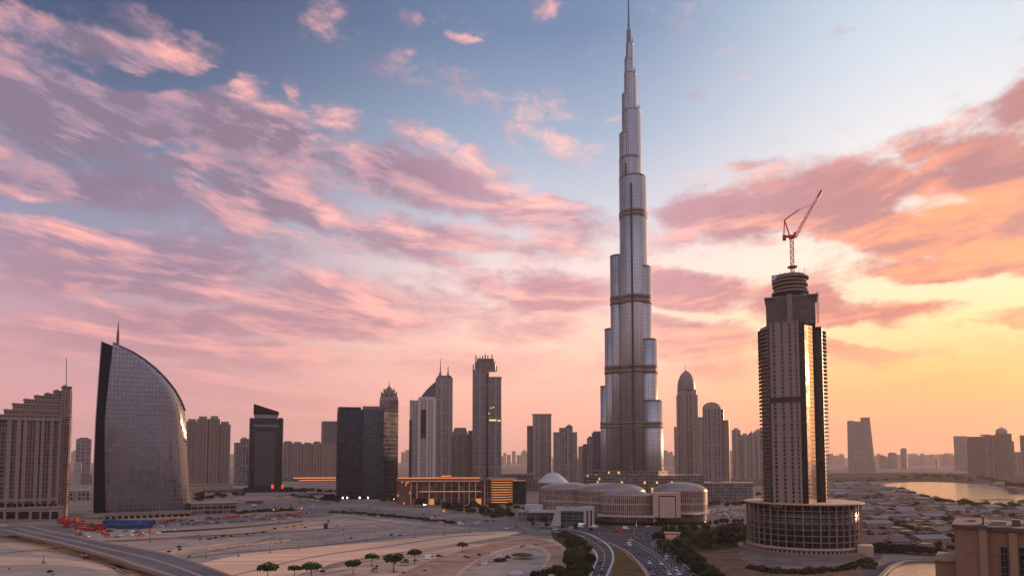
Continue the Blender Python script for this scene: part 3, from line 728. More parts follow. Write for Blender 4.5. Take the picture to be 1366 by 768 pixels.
    MB().box(P(1058.5, 318).x, P(1062, 318).x, -3.2, -1.75, b1.z + 1.0, b1.z + 3.8).build('cab', plain('crane_cab', (190, 70, 66), 0.4), c)
    j0, j1 = P(1060.5, 316.5), P(1096.5, 253.5)
    lattice(j0, j0.lerp(j1, 0.86), 2.0, 1.6, 16, 0.36, pale, 'jib')
    lattice(j0.lerp(j1, 0.86), j1, 1.6, 1.0, 4, 0.5, red, 'jib_head')
    a0 = P(1046.5, 293.5)
    m = MB()
    for y in (-1.2, 1.2):
        m.bar(P(1054, 316) + Vector((0, y, 0)), a0 + Vector((0, y * .5, 0)), 0.75); m.bar(P(1045.5, 317) + Vector((0, y, 0)), a0 + Vector((0, y * .5, 0)), 0.5)
    m.bar(a0 + Vector((0, -1, 0)), a0 + Vector((0, 1, 0)), 0.8)
    m.build('back_frame', red, c)
    k1 = P(1066, 279.5)
    MB().bar(a0, k1, 0.75).build('luffing_tackle', red, c)
    MB().bar(k1, j0.lerp(j1, 0.72), 0.22).build('pendant_rope', M_steel_dark, c)
    h0 = P(1053.5, 290); MB().bar(a0.lerp(k1, 0.35), h0 + Vector((4, 0, 3.5)), 0.3).build('pendant_rope', M_steel_dark, c)
new_tower()

# ------------------------------------------------------------------ the sail shaped glass tower
M_sail = facade('sail_glass', (118, 123, 136), (100, 95, 94), 5.6, 4.1, 0.12, 0.11, 0.06, 0.85, frough=0.55, var=0.08, wob=0.03, blinds=0.0)
M_navy = facade('navy_glass', (9, 14, 30), (12, 17, 34), 3.7, 2.0, 0.06, 0.05, 0.45, 0.0, var=0.2, spec=0.08)
def sail():
    F = Frame(195, 689)
    t = F.thing('office_tower', 'curved glass tower shaped like a sail with a dark blue fin and a mast', 'office tower')
    prof = [(458, 150.5), (462, 160), (470, 177), (480, 193), (492, 208), (505, 221), (520, 233), (535, 241.5), (548, 246.5), (562, 248.2), (580, 248.8), (600, 249.6), (630, 251.2), (660, 253.4), (684, 255.5)]
    lft = lambda py: 150.5 - 12.0 * min(1, max(0, (py - 458) / 110.0)) ** 0.9 + 2.4 * max(0, (py - 570) / 114.0)
    cols = 30; rows = []
    for py, xr in prof:
        xl = lft(py); W = 113.0; row = []
        for k in range(cols + 1):
            f = k / cols; px = xl + (xr - xl) * f
            fw = (px - lft(py)) / W                       # place across the whole front: the glass bows back towards the right
            ly = -6.0 + 2.0 * fw + 30.0 * max(0.0, fw - 0.55) ** 2.2
            if f > 0.90: ly += 300 * (f - 0.90) ** 1.5 * (1.0 if py < 563 else max(0.3, 1 - (py - 563) / 55.0)) * 1.0
            row.append(F.p(px, py, ly))
        rows.append(row)
    m = MB()
    for a, b in zip(rows[1:], rows[:-1]):
        for k in range(cols):
            q = [a[k], a[k + 1], b[k + 1], b[k]]
            m.quad(q, [(p[0] + p[1] * 0.8, p[2]) for p in q], True)
    m.build('glass_front', M_sail, t, weld=True)
    # what stands behind the glass: the building's body up to the curve
    bk = MB()
    for a, b in zip(rows[1:], rows[:-1]):
        A0, A1, B0, B1 = Vector(a[0]), Vector(a[-1]), Vector(b[0]), Vector(b[-1])
        dy = Vector((0, 26, 0)); ex = Vector((0, 0.4, 0))
        bk.quad([A1 + ex, A1 * 1 + dy * 0.8, B1 + dy * 0.8, B1 + ex], [(0, A1.z), (20, A1.z), (20, B1.z), (0, B1.z)], True)
        bk.quad([A1 + dy * .8, A0 + dy, B0 + dy, B1 + dy * .8], None, True)
    bk.build('body', M_sail, t)
    rim = MB()
    E = [Vector(r[-1]) for r in rows]
    for p, q in zip(E[:-1], E[1:]):
        if q.z > F.z(250, 560): rim.bar(p + Vector((0.2, -0.4, 0.5)), q + Vector((0.2, -0.4, 0.5)), 1.3, 2.0)
    rim.build('roof_edge', plain('roof_edge_metal', (52, 46, 48), 0.4, 0.1, 0.2, 0.5), t)
    # the fin
    fin = MB()
    fl = [(456, 135.2, 150.2), (500, 131.8, 145.6), (560, 127.6, 139.4), (620, 125.0, 139.6), (684, 123.8, 141.2)]
    for (pa, al, ar), (pb, bl, br) in zip(fl[1:], fl[:-1]):
        ta = pa; tb = pb
        if pb == 456:
            P = [F.p(al, pa, -4), F.p(ar, pa, -8.5), F.p(br + 0.2, 461, -8.5), F.p(bl, 455, -4)]
        else: P = [F.p(al, pa, -4), F.p(ar, pa, -8.5), F.p(br, pb, -8.5), F.p(bl, pb, -4)]
        fin.quad(P, [(p[0], p[2]) for p in P])
        Q = [Vector(P[0]) + Vector((2, 26, 0)), Vector(P[0]), Vector(P[3]), Vector(P[3]) + Vector((2, 26, 0))]; fin.quad(Q, [(p[1], p[2]) for p in Q])
        Q = [Vector(P[1]), Vector(P[1]) + Vector((0, 26, 0)), Vector(P[2]) + Vector((0, 26, 0)), Vector(P[2])]; fin.quad(Q, [(p[1], p[2]) for p in Q])
    fin.build('fin', M_navy, t)
    ed = MB()
    for (pa, al, _), (pb, bl, _) in zip(fl[1:], fl[:-1]): ed.bar(F.p(al, pa, -4.4), F.p(bl, pb if pb > 456 else 455, -4.4), 0.9)
    ed.build('fin_edge', M_steel, t)
    x = F.x(152.2); MB().lathe(x, -4, [(1.6, F.z(152, 462)), (1.5, F.z(152, 446)), (0.8, F.z(152, 438)), (0.25, F.z(152, 429))], 8).build('mast', plain('mast_metal', (96, 52, 50), 0.5, 0.1, 0.3), t)
    # podium with pillars, running out to the right
    F.box(t, 'podium_roof', 140, 259, 686.5, 682.5, -16, 16, M_conc)
    F.box(t, 'podium_glazing', 142, 257, None, 686.5, -10, 16, M_black_gl)
    for k in range(15):
        px = 141 + k * 8.2; F.box(t, 'pillar', px, px + 2.6, None, 686.5, -15.5, -13, M_rim)
    F.box(t, 'wing', 257, 318, None, 671.5, -6, 22, facade('wing_glass', (34, 40, 46), (132, 120, 116), 5.6, 7.4, 0.24, 0.10, 0.15, 0.1, var=0.5))
    F.box(t, 'wing_roof', 256, 319.5, 671.5, 670.3, -7, 23, M_conc)
sail()

# ------------------------------------------------------------------ the shopping mall of round drums
M_drum = facade('fin_screen', (52, 46, 45), (150, 126, 114), 7.0, 2.2, 0.10, 0.42, 0.4, 0.1, var=0.4, frough=0.55, big=(0, 21, 0, 0.10))
def shell_mat():
    m, T, b = newmat('shell_roof'); uv = T.add('ShaderNodeUVMap').outputs[0]; x, y, _ = T.sep(uv)[:3]
    st = T.m('LESS_THAN', T.m('FRACT', T.m('DIVIDE', y, 2.4)), 0.3); s2 = T.m('LESS_THAN', T.m('FRACT', T.m('DIVIDE', x, 6.0)), 0.08)
    n = T.noise(T.add('ShaderNodeTexCoord').outputs['Object'], 0.06, 5.0, 0.6)
    k = T.mix(n, srgb(112, 97, 89), srgb(148, 130, 119)); k = T.mix(T.m('MULTIPLY', T.m('MAXIMUM', st, s2), 0.75), k, srgb(104, 88, 80))
    T.put(b.inputs['Base Color'], k); b.inputs['Roughness'].default_value = 0.38; b.inputs['Metallic'].default_value = 0.35
    return m
M_shell = shell_mat()
M_white = plain('white_panel', (160, 153, 149), 0.55, 0.08, 0.2)
M_pinkp = plain('blush_panel', (180, 150, 134), 0.5, 0.06, 0.1, 0.2)
def mall():
    F = Frame(830, Y=770)
    t = F.thing('shopping_mall', 'low mall of three round drums with ribbed pale shell roofs below the tallest tower', 'shopping mall')
    def drum(pxc, half, ly, pwall, ptop, qy, z0=3.5):
        x = F.x(pxc, ly); r = F.x(pxc + half, ly) - x
        y0 = ly - r * qy                                   # the front of the drum
        zw = F.z(pxc, pwall, y0); zt = F.z(pxc, ptop, ly) 
        MB().lathe(x, ly, [(r * 0.955, z0), (r, z0 + (zw - z0) * 0.55), (r * 0.995, zw)], 72, qy).build('drum_wall', M_drum, t)
        pr = [(r * math.cos(a), zw + (zt - zw) * math.sin(a)) for a in [math.pi / 2 * k / 9 for k in range(10)]]
        MB().lathe(x, ly, [(r * 0.995, zw - .01)] + pr[0:], 72, qy).build('shell_roof', M_shell, t)
        MB().cyl(x, ly, r * 0.93, 0, z0 + .3, 60, r * 0.93, r * .93 * qy).build('ground_floor', M_black_gl, t)
        return x, r
    drum(757, 36, 26, 653, 643, 0.8)
    drum(813, 47, 8, 656, 643, 0.75)
    drum(836, 36, -26, 661.5, 655.0, 0.55)
    x, r = drum(906.5, 36, -4, 655.5, 642.5, 0.8)
    # canopy ledge round the feet
    m = MB()
    for px0, px1, l0, l1, pz in ((796, 872, -42, -48, 689), (905, 945, -36, -20, 686)):
        z = F.z((px0 + px1) / 2, pz, l0); m.prism([(F.x(px0, l0), l0), (F.x((px0 + px1) / 2, l0 - 4), l0 - 5), (F.x(px1, l1), l1), (F.x(px1, 10), 10), (F.x(px0, 10), 10)], z, z + 1.6)
    m.build('canopy', M_white, t)
    # the square portal frame with its blank panel
    zb, zt = F.z(888, 689, -40), F.z(888, 656.5, -40)
    m = MB(); a, b, c, d = F.x(870, -42), F.x(877.5, -42), F.x(900.5, -42), F.x(905, -42)
    m.box(a, b, -44, -20, zb, zt); m.box(c, d + 1.2, -44, -20, zb, zt); m.box(b, c, -44, -20, zt - 3.0, zt)
    m.build('portal_frame', M_pinkp, t)
    MB().box(b, c, -42, -22, zb, zt - 3.0).build('portal_recess', M_black_gl, t)
    MB().box(b + 0.9, c - 0.9, -44.6, -42.1, zb - .5, zt - 4.2).build('portal_panel', M_pinkp, t)
    # the entrance block on the left
    z1 = F.z(760, 676, -60); lyE = -62
    X = lambda px: F.x(px, lyE)
    m = MB()
    m.prism([(X(735), lyE), (X(740.5), lyE), (X(747.5), lyE), (X(747.5), lyE + 12), (X(735), lyE + 12)], 0, z1, top=[(X(741.5), lyE), (X(744.5), lyE), (X(747.5), lyE), (X(747.5), lyE + 12), (X(741.5), lyE + 12)])
    m.box(X(747.5), X(778), lyE, lyE + 14, z1 - 4.0, z1); m.box(X(778), X(791.5), lyE, lyE + 14, 0, z1 + 0.5)
    m.build('entrance_frame', M_white, t)
    MB().box(X(747.5), X(778), lyE + 1.5, lyE + 12, 0, z1 - 4.0).build('entrance_glazing', facade('entrance_glass', (36, 50, 58), (92, 96, 98), 3.6, 6, 0.16, 0.08, 0.15, 0.2, var=0.4, lit=0.06, litc=(190, 220, 230), lite=0.5), t)
    for a, b in ((782, 784), (787, 789)): MB().box(X(a), X(b), lyE - 0.3, lyE + 0.2, 1, z1 - 3).build('entrance_slot', M_black_gl, t)
    MB().box(X(752), X(760), lyE + 2, lyE + 8, z1, z1 + 2.4).build('roof_unit', M_conc, t)
    MB().box(X(764), X(771), lyE + 3, lyE + 8, z1, z1 + 1.6).build('roof_unit', M_conc, t)
    F.box(t, 'link_block', 690, 738, None, 682, -10, 24, facade('link_wall', (54, 50, 52), (112, 100, 96), 4.5, 5, 0.3, 0.3, 0.3, 0, var=0.4))
    F.box(t, 'link_roof', 704, 742, 683.4, 681.2, -16, 20, M_white)
    F.box(t, 'side_pavilion', 700, 724, None, 673, 10, 30, M_white)
    F3 = Frame(738, Y=850)
    p = F3.thing('domed_pavilion', 'small drum with a white conical roof standing behind the left drum of the mall', 'pavilion')
    x, r = F3.x(737.5), F3.x(757) - F3.x(737.5)
    MB().cyl(x, 0, r * 0.98, 0, F3.z(737, 642.5), 40).build('drum_wall', plain('pavilion_wall', (96, 88, 86), 0.7), p)
    z = F3.z(737, 642.5); zz = F3.z(737, 629.5)
    MB().lathe(x, 0, [(r * 1.05, z - 1), (r * 1.05, z), (r * 0.62, z + (zz - z) * 0.62), (r * 0.3, z + (zz - z) * 0.92), (0.1, zz)], 40).build('conical_roof', M_white, p)
mall()

# ------------------------------------------------------------------ the other towers, left to right
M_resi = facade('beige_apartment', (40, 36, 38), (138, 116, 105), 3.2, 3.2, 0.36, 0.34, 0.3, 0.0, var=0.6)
M_resi_d = facade('shaded_apartment', (36, 35, 40), (108, 94, 89), 4.8, 4.4, 0.28, 0.26, 0.25, 0.1, var=0.6)  # darker beige frames than M_resi, with wider bays
M_grey = facade('grey_apartment', (58, 62, 72), (132, 122, 120), 6.6, 6.0, 0.26, 0.34, 0.2, 0.4, var=0.4, big=(21, 40, 0.22, 0.05))
M_grey2 = facade('mauve_apartment', (62, 62, 72), (118, 108, 110), 6.8, 7.6, 0.22, 0.36, 0.2, 0.4, var=0.4, big=(24, 52, 0.2, 0.05))
M_blk = facade('smoked_glass', (40, 52, 72), (20, 25, 36), 7.6, 4.4, 0.10, 0.10, 0.06, 0.75, var=0.35, wob=0.25, spec=0.35, blinds=0.1)
M_blk2 = facade('green_glass', (58, 78, 88), (26, 34, 42), 7.6, 4.4, 0.10, 0.10, 0.05, 0.75, var=0.3, wob=0.4, spec=0.4)
M_louv = facade('dark_louvre_wall', (30, 30, 36), (64, 60, 64), 2.6, 60, 0.42, 0.0, 0.4, 0.1, var=0.3)
M_blue = facade('blue_glass', (52, 62, 78), (84, 88, 98), 3.6, 2.4, 0.14, 0.1, 0.12, 0.4, var=0.2)
M_whitef = facade('white_apartment', (60, 60, 66), (176, 164, 158), 3.4, 3.0, 0.28, 0.34, 0.25, 0.05, var=0.5)
M_white_p = plain('white_stone', (176, 164, 158), 0.7, 0.08, 0.1)
M_far = facade('hazy_tower', (72, 68, 74), (126, 112, 110), 12.0, 14.0, 0.3, 0.3, 0.4, 0.05, var=0.3)
M_roofd = plain('dark_roof', (74, 66, 64), 0.85, 0.16, 0.2)
M_brown = facade('brown_tower', (54, 48, 50), (108, 92, 88), 6.8, 5.2, 0.26, 0.28, 0.2, 0.3, var=0.4, big=(18, 0, 0.22, 0))
M_lit = facade('lit_tower', (54, 60, 70), (112, 104, 104), 7.2, 5.6, 0.24, 0.30, 0.2, 0.35, big=(24, 46, 0.16, 0.05), lit=0.002, litc=(255, 196, 110), lite=1.6, var=0.4)
M_concr = plain('pale_concrete', (132, 118, 111), 0.8, 0.12, 0.15)
M_amber = glow('amber_light', (255, 164, 92), 0.62)
M_amber2 = glow('soft_amber_light', (255, 156, 96), 0.5)
M_lampw = glow('white_lamp', (255, 246, 230), 6.0)
M_lampo = glow('orange_lamp', (255, 140, 60), 2.5)

# the terraced beige tower on the left edge
F = Frame(48, 692); t = F.thing('terraced_tower', 'beige apartment tower with stepped roof terraces and a thin mast, leftmost in the picture', 'tower')
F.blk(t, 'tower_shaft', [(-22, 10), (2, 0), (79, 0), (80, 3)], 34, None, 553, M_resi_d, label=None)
F.blk(t, 'side_shaft', [(79, -3), (91, -3), (93.5, 6)], 34, None, 520, M_resi)
for a, b in ((-12, -8), (8, 14.5), (21, 27), (30, 35.5), (46, 51.5), (54, 58.5), (65.5, 71), (76, 81)):
    F.box(t, 'pier', a, b, None, 556, -2.4, 0.5, M_beige if a > 0 else M_conc)
for a, b in ((38.0, 39.2), (42, 43.2), (61, 62.2)): F.box(t, 'mullion', a, b, None, 560, -1.0, 0.5, M_conc)
for k, (a, py) in enumerate(((3, 548), (14, 540), (29, 534), (43, 529), (57, 526), (69, 522), (80, 516))):
    F.box(t, 'terrace_storey', a, 93.5 - 0.2 * k, 556, py, 0.4 + 0.25 * k, 30 - k, M_resi)
    F.box(t, 'terrace_slab', a - 1.2, 94.2 - 0.2 * k, py, py - 1.3, -0.6 + 0.25 * k, 30 - k, M_concr)
    F.box(t, 'parapet', a + 1, a + 6, py - 1.3, py - 3.0, 1 + 0.25 * k, 8, M_concr)
F.box(t, 'cornice', -24, 82, 560, 556.5, -3.2, 2, M_concr); F.box(t, 'ledge', -24, 81, 668, 665.5, -3.0, 2, M_concr)
for k in range(38):
    py = 556 + k * 3.1; F.box(t, 'balcony', 81.5, 95.2, py + 0.7, py, -5.0, 4, M_slab)
MB().bar(F.p(88.5, 516, 4), F.p(88.5, 478, 4), 0.8).build('mast', M_steel_dark, t)
F.box(t, 'podium', -40, 87, None, 678, -9, 30, plain('podium_stone', (140, 120, 110), 0.8, 0.15, 0.1))
F.box(t, 'podium_ledge', -41, 88, 679, 676.5, -10, 30, M_concr)
for a, b in ((-18, -8), (-4, 8), (12, 24), (28, 42), (46, 56), (59, 69), (72, 81)): F.box(t, 'shopfront', a, b, 691.5, 682, -9.6, -8.5, M_black_gl)
for k in range(13): F.box(t, 'window', -20 + k * 8, -15 + k * 8, 677, 671, -2.9, 0.3, M_black_gl)

def simple(name, label, cat, pxc, pyb, parts, group=None, Y=None):
    """a tower as a few shafts: each part = (name, front plan, depth, bottom py or None, top py, material)"""
    F = Frame(pxc, pyb, Y); t = F.thing(name, label, cat, group)
    for nm, front, depth, p0, p1, mat in parts: F.blk(t, nm, front, depth, p0, p1, mat)
    return F, t
def flat(a, b, ly=0, side=3): return [(a, ly + side), (a + 0.6, ly), (b - 0.6, ly), (b, ly + side)]

simple('distant_block', 'hazy grey block between the terraced beige tower and the sail tower', 'building', 111, 640, [('tower_shaft', flat(101, 122), 30, None, 585, M_far), ('plant_room', flat(105, 118, 5), 20, 586, 583.5, M_roofd)])
simple('low_block', 'small pale beige block with a flat roof in the gap left of the sail tower', 'building', 105, 646, [('block', flat(100, 110), 16, None, 617, M_whitef), ('annex', flat(109.5, 124, 6), 18, None, 632, M_resi)])
simple('low_block', 'long low grey building just left of the dark fin of the sail tower', 'building', 100, 668, [('block', flat(84, 122), 24, None, 655, M_grey), ('roof_slab', flat(83, 123, -0.5), 26, 655, 654.2, M_concr)])

# the four-bay beige apartment block
F = Frame(278, 657); t = F.thing('apartment_block', 'beige apartment block of four tall bays right of the sail tower', 'apartment block')
for a, b, py, ly in ((247, 263, 562, 4), (261.5, 277.5, 558.5, 0), (277.5, 292.5, 558, -1), (291.5, 307, 565.5, 5)):
    F.blk(t, 'bay', flat(a, b, ly), 26, None, py, M_resi)
    F.blk(t, 'roof_storey', flat(a + 2.5, b - 2.5, ly + 3), 18, py + 0.5, py - 3.6, M_concr)
    for k in range(3):
        x = a + 2.0 + k * (b - a - 5.5) / 2
        F.box(t, 'pier', x, x + 1.9, None, py + 1, ly - 1.4, ly + 0.6, M_beige)
F.box(t, 'podium', 250, 312, None, 646, -12, 26, facade('podium_grid', (70, 60, 58), (178, 148, 130), 4.0, 4.5, 0.3, 0.3, 0.4, 0, var=0.5)); F.box(t, 'podium_roof', 249, 313, 646, 645, -13, 27, M_concr)
F.box(t, 'podium_wing', 272, 326, None, 652, -16, 10, M_resi_d)
simple('apartment_tower', 'slim grey apartment tower between the four-bay block and the black slanted tower', 'tower', 322, 648, [('tower_shaft', flat(312, 322, 4), 24, None, 590, M_grey), ('tower_shaft', flat(320, 333, 0), 24, None, 585, M_grey2), ('plant_room', flat(322, 329, 4), 12, 586, 583, M_concr)])

# the black tower with a slanted head
F = Frame(354, 656); t = F.thing('black_tower', 'black glass tower with a slanted wedge shaped roof', 'tower')
F.blk(t, 'tower_shaft', [(331.8, 8), (333, 0), (376, 0), (377.5, 8)], 44, None, 558, M_blk)
F.blk(t, 'louvre_wall', [(339.5, -0.8), (366.5, -0.8)], 2, 648, 575, M_louv)
F.box(t, 'corner_pier', 332.6, 337, None, 557, -1.2, 2, M_black_gl); F.box(t, 'corner_pier', 371, 376.6, None, 557, -1.2, 2, M_black_gl)
F.box(t, 'belt', 338, 370, 557.5, 552, 2, 36, M_concr); F.box(t, 'top_louvre', 337, 371, 569, 566, -1.0, 0.5, M_steel_dark)
x0, x1 = F.x(337), F.x(371); zl, zr, zb = F.z(354, 538.5), F.z(354, 548.5), F.z(354, 552.5)
MB().prism([(x0, 1), (x1, 1), (x1, 34), (x0, 34)], zb, [zl, zr, zr, zl]).build('slanted_head', M_navy, t)
F.box(t, 'podium', 326, 392, None, 650, -14, 30, M_blk); F.box(t, 'sign_panel', 363, 366, 651, 646, -15, -14.2, glow('red_light', (255, 60, 44), 0.9)); F.box(t, 'sign_panel', 376.5, 379, 651, 646, -15, -14.2, MATS['red_light'])

# the row of apartment towers
for k, (a, b, py, mt, w) in enumerate(((377, 391, 590, M_grey, 'leftmost and greyest of the row of beige apartment towers'), (390, 404, 591, M_resi, 'second from the left in the row of beige apartment towers'), (403.5, 417, 592, M_resi, 'middle tower, with the lowest roof, of the row of beige apartment towers'),
                                    (416.5, 429, 590.5, M_resi, 'fourth from the left in the row of beige apartment towers'), (428.5, 452, 591.5, M_resi, 'broadest of the row of beige apartment towers, beside the wide black building'))):
    F, t = simple('apartment_tower', w, 'tower', (a + b) / 2, 640, [('tower_shaft', flat(a, b, 0, 8), 40, None, py, mt), ('roof_storey', flat(a + 2, b - 2, 8), 24, py + .5, py - 2, M_brown)], 'row of apartment towers')
    for q in range(3):
        x = a + 1.2 + q * (b - a - 4) / 2; F.box(t, 'pier', x, x + 1.7, None, py + 1, -3, 0.6, M_beige)
F = Frame(415, 641.5); t = F.thing('arcade_building', 'long low arcade lined with orange lights in front of the apartment towers', 'building')
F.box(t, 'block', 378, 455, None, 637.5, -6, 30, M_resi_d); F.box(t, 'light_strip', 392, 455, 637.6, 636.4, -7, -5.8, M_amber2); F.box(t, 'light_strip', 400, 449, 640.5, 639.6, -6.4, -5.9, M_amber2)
simple('blue_tower', 'flat blue grey glass tower hazy behind the row of apartment towers', 'tower', 440, 636, [('tower_shaft', [(428, 20), (430, 4), (440, 0), (452.5, 0)], 50, None, 562, M_blue), ('roof_edge', [(428, 20), (430, 4), (440, 0), (452.5, 0)], 50, 562.2, 561.4, M_steel_dark)])

# the wide black glass building
F = Frame(490, 665); t = F.thing('office_block', 'wide black glass office block with folded fronts and greenish reflections', 'office block')
F.blk(t, 'left_front', [(449, 12), (451, 0), (481, 1)], 40, None, 543.5, M_blk)
F.blk(t, 'fold', [(480.5, 4), (484.5, 4)], 40, None, 546, M_black_gl)
x = [F.x(484), F.x(498, -5), F.x(512, -2), F.x(531, 30)]
P = [(x[0], 0), (x[1], -5), (x[2], -2), (x[3], 30), (x[3], 46), (x[0], 46)]
zt = F.z(498, 545.5)
MB().prism(P[:3] + [(x[2], 46), (x[0], 46)], 0, zt).build('right_front', M_blk2, t)
MB().prism([(x[2], -2), (x[3], 30), (x[3], 46), (x[2], 46)], 0, F.z(520, 549)).build('side_wing', M_blk, t)
F.box(t, 'roof_box', 483, 507, 546, 541.5, 8, 30, M_steel_dark); F.box(t, 'parapet', 450.5, 481, 544, 542.5, -0.5, 1, M_black_gl)
F.box(t, 'base', 447, 534, None, 660, -8, 30, M_black_gl)
for px in (457.5, 463.5, 480, 491): F.box(t, 'light', px, px + 1.3, 664.5, 662.4, -9, -8.2, M_lampw)
F = Frame(440, 667); t = F.thing('low_pavilion', 'small dark blue pavilion with white roof left of the wide black block', 'pavilion')
F.box(t, 'block', 433, 448, None, 658.5, -4, 10, M_navy); F.box(t, 'roof_slab', 432.5, 448.5, 658.5, 657, -4.5, 10.5, M_concr)

# the crowned tower behind it
F = Frame(518, 655); t = F.thing('crowned_tower', 'brown tower with a tiered crown and finial behind the wide black block', 'tower')
F.blk(t, 'tower_shaft', flat(505.5, 531, 0, 4), 26, None, 533, M_brown)
F.blk(t, 'tier', flat(506, 530.5, 0), 25, 540, 529, M_concr); F.blk(t, 'tier', flat(508, 528.5, 3), 20, 529, 524, M_brown)
for px, py in ((508, 522), (511.5, 518), (525, 518.5), (528, 522)): F.box(t, 'pinnacle', px - 0.9, px + 0.9, 530, py, 1, 3, M_concr)
F.blk(t, 'tier', flat(511.5, 525, 5), 16, 524, 519.5, M_concr)
MB().lathe(F.x(518.3), 10, [(7, F.z(518, 520)), (6.5, F.z(518, 517)), (2, F.z(518, 515)), (1.1, F.z(518, 513)), (0.5, F.z(518, 509))], 10).build('finial', M_steel_dark, t)

# the white block, the twin spired tower with its sail, the small brown tower, the tall tower
F = Frame(563, 651); t = F.thing('white_block', 'white apartment block with a tall dark window bay', 'apartment block')
F.blk(t, 'left_shaft', flat(546, 559, 4), 30, None, 533.5, M_whitef); F.blk(t, 'right_shaft', flat(557, 581, 0), 30, None, 531, M_whitef)
F.box(t, 'window_bay', 561, 568, 584, 546, -1.0, 1, M_black_gl); F.box(t, 'dark_side', 545.6, 549, None, 560, 0.5, 4, M_blk)
for a, b in ((557, 560.5), (568.5, 571), (573.5, 575), (577, 581)): F.box(t, 'pier', a, b, None, 531.5, -1.8, 0.4, M_white_p)
F.box(t, 'roof_storey', 558, 580, 531, 529, 1, 20, M_white_p)
F = Frame(590, 645); t = F.thing('spired_tower', 'grey tower with two needle spires and a curved blue glass sail', 'tower')
F.blk(t, 'tower_shaft', flat(580.5, 603.5, 0, 6), 34, None, 505, M_grey)
for a, b in ((581, 584), (600.5, 603.4)): F.box(t, 'corner_pier', a, b, None, 503, -2, 4, M_grey2)
F.blk(t, 'head', flat(583, 602, 3), 24, 505, 500.5, M_grey2)
m = [(560, 532), (563, 527), (567, 522), (572, 516.5), (577, 512), (583, 507)]
ss = MB(); Q = [F.p(px, py, 8) for px, py in m]; base = F.z(570, 640, 8)
for p, q in zip(Q[:-1], Q[1:]):
    ss.quad([(p[0], 8, 0), (q[0], 8, 0), q, p], [(p[0], 0), (q[0], 0), (q[0], q[2]), (p[0], p[2])])
    ss.quad([p, q, (q[0], 36, q[2]), (p[0], 36, p[2])])
ss.quad([(Q[0][0], 36, 0), (Q[0][0], 8, 0), Q[0], (Q[0][0], 36, Q[0][2])], [(0, 0), (28, 0), (28, Q[0][2]), (0, Q[0][2])])
ss.build('glass_sail', M_blue, t)
for px, py, r in ((586.8, 477.5, 3.6), (597.2, 487.5, 3.0)):
    MB().lathe(F.x(px, 6), 6, [(r * 1.3, F.z(px, 501, 6)), (r, F.z(px, 498, 6)), (r * 0.5, F.z(px, 495, 6)), (r * .42, F.z(px, 490, 6)), (0.3, F.z(px, py, 6))], 10).build('spire', M_steel_dark, t)
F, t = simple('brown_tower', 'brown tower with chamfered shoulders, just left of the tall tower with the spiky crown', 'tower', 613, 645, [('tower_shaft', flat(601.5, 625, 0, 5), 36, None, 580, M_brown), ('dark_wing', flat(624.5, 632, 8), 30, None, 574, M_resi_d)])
MB().prism([(F.x(602), 1), (F.x(624.5), 1), (F.x(624.5), 34), (F.x(602), 34)], F.z(613, 580), F.z(613, 570), top=[(F.x(606.5), 4), (F.x(621), 4), (F.x(621), 30), (F.x(606.5), 30)]).build('sloping_roof', M_brown, t)
F = Frame(650, 646); t = F.thing('tall_tower', 'tall grey tower with an unfinished spiky crown and a few lit windows', 'tower')
F.blk(t, 'left_shaft', flat(630, 648.5, 0, 6), 44, None, 493, M_lit); F.blk(t, 'recess', [(648, 5), (652, 5)], 40, None, 496, M_blk); F.blk(t, 'right_shaft', flat(651, 669, 1, 6), 44, None, 503, M_lit)
F.blk(t, 'crown_storey', flat(633, 661, 4), 34, 494, 483, M_brown); F.blk(t, 'crown_storey', flat(636, 658, 8), 28, 483, 478, M_resi_d)
for k, (px, py) in enumerate(((631, 486), (634.5, 473.5), (636.5, 479), (640, 476), (643.5, 474.5), (647, 472.5), (650.5, 474), (653.5, 478), (656, 473), (658, 478.5), (660.5, 482), (662, 488))):
    F.box(t, 'crown_spike', px - 0.8, px + 0.8, 495, py, 3 + (k % 3) * 5, 5 + (k % 3) * 5, M_steel_dark)
F.box(t, 'window_row', 652.5, 662, 561, 559.2, 0.2, 1.2, glow('window_light', (255, 190, 104), 1.0)); F.box(t, 'window_row', 664, 667.5, 561.5, 559.8, 0.2, 1.2, MATS['window_light'])
for px, py in ((654, 544.5), (657.5, 543.8), (651.6, 552)): F.box(t, 'lit_window', px, px + 1.5, py, py - 1.4, 0.2, 1.2, MATS['window_light'])
F.box(t, 'roof_slab', 650.5, 669.5, 503.2, 502.2, 0, 44, M_concr)

# the pair right of centre
F, t = simple('paired_tower', 'grey tower of two joined slabs, the right slab taller, with a pale edge', 'tower', 720, 645, [('left_slab', flat(703, 712.5, 6), 34, None, 567.5, M_resi_d), ('right_slab', flat(710.5, 736, 0, 5), 40, None, 553, M_grey), ('roof_slab', flat(710, 736.5, -.5), 41, 553, 551.6, M_concr)])
for a, b in ((711.5, 713.5), (716, 718), (726, 727.5)): F.box(t, 'pier', a, b, None, 553.5, -1.8, 0.4, M_whitef if a < 712 else M_grey2)
F, t = simple('domed_tower', 'grey tower with rounded bays and a small roof dome, left of the tallest tower', 'tower', 754, 646, [('left_bay', [(738, 8), (741, 2), (747, 1), (749, 6)], 34, None, 576, M_grey), ('middle_bay', [(746, 4), (749, -1), (759, -2), (764, 4)], 34, None, 570, M_grey2), ('right_bay', [(762.5, 6), (765, 2), (770, 2), (771.5, 8)], 34, None, 576, M_grey)])
MB().lathe(F.x(759.5, 10), 10, [(10, F.z(759, 571)), (10, F.z(759, 568.5)), (6, F.z(759, 567)), (1, F.z(759, 565.5))], 16).build('roof_dome', M_roofd, t)
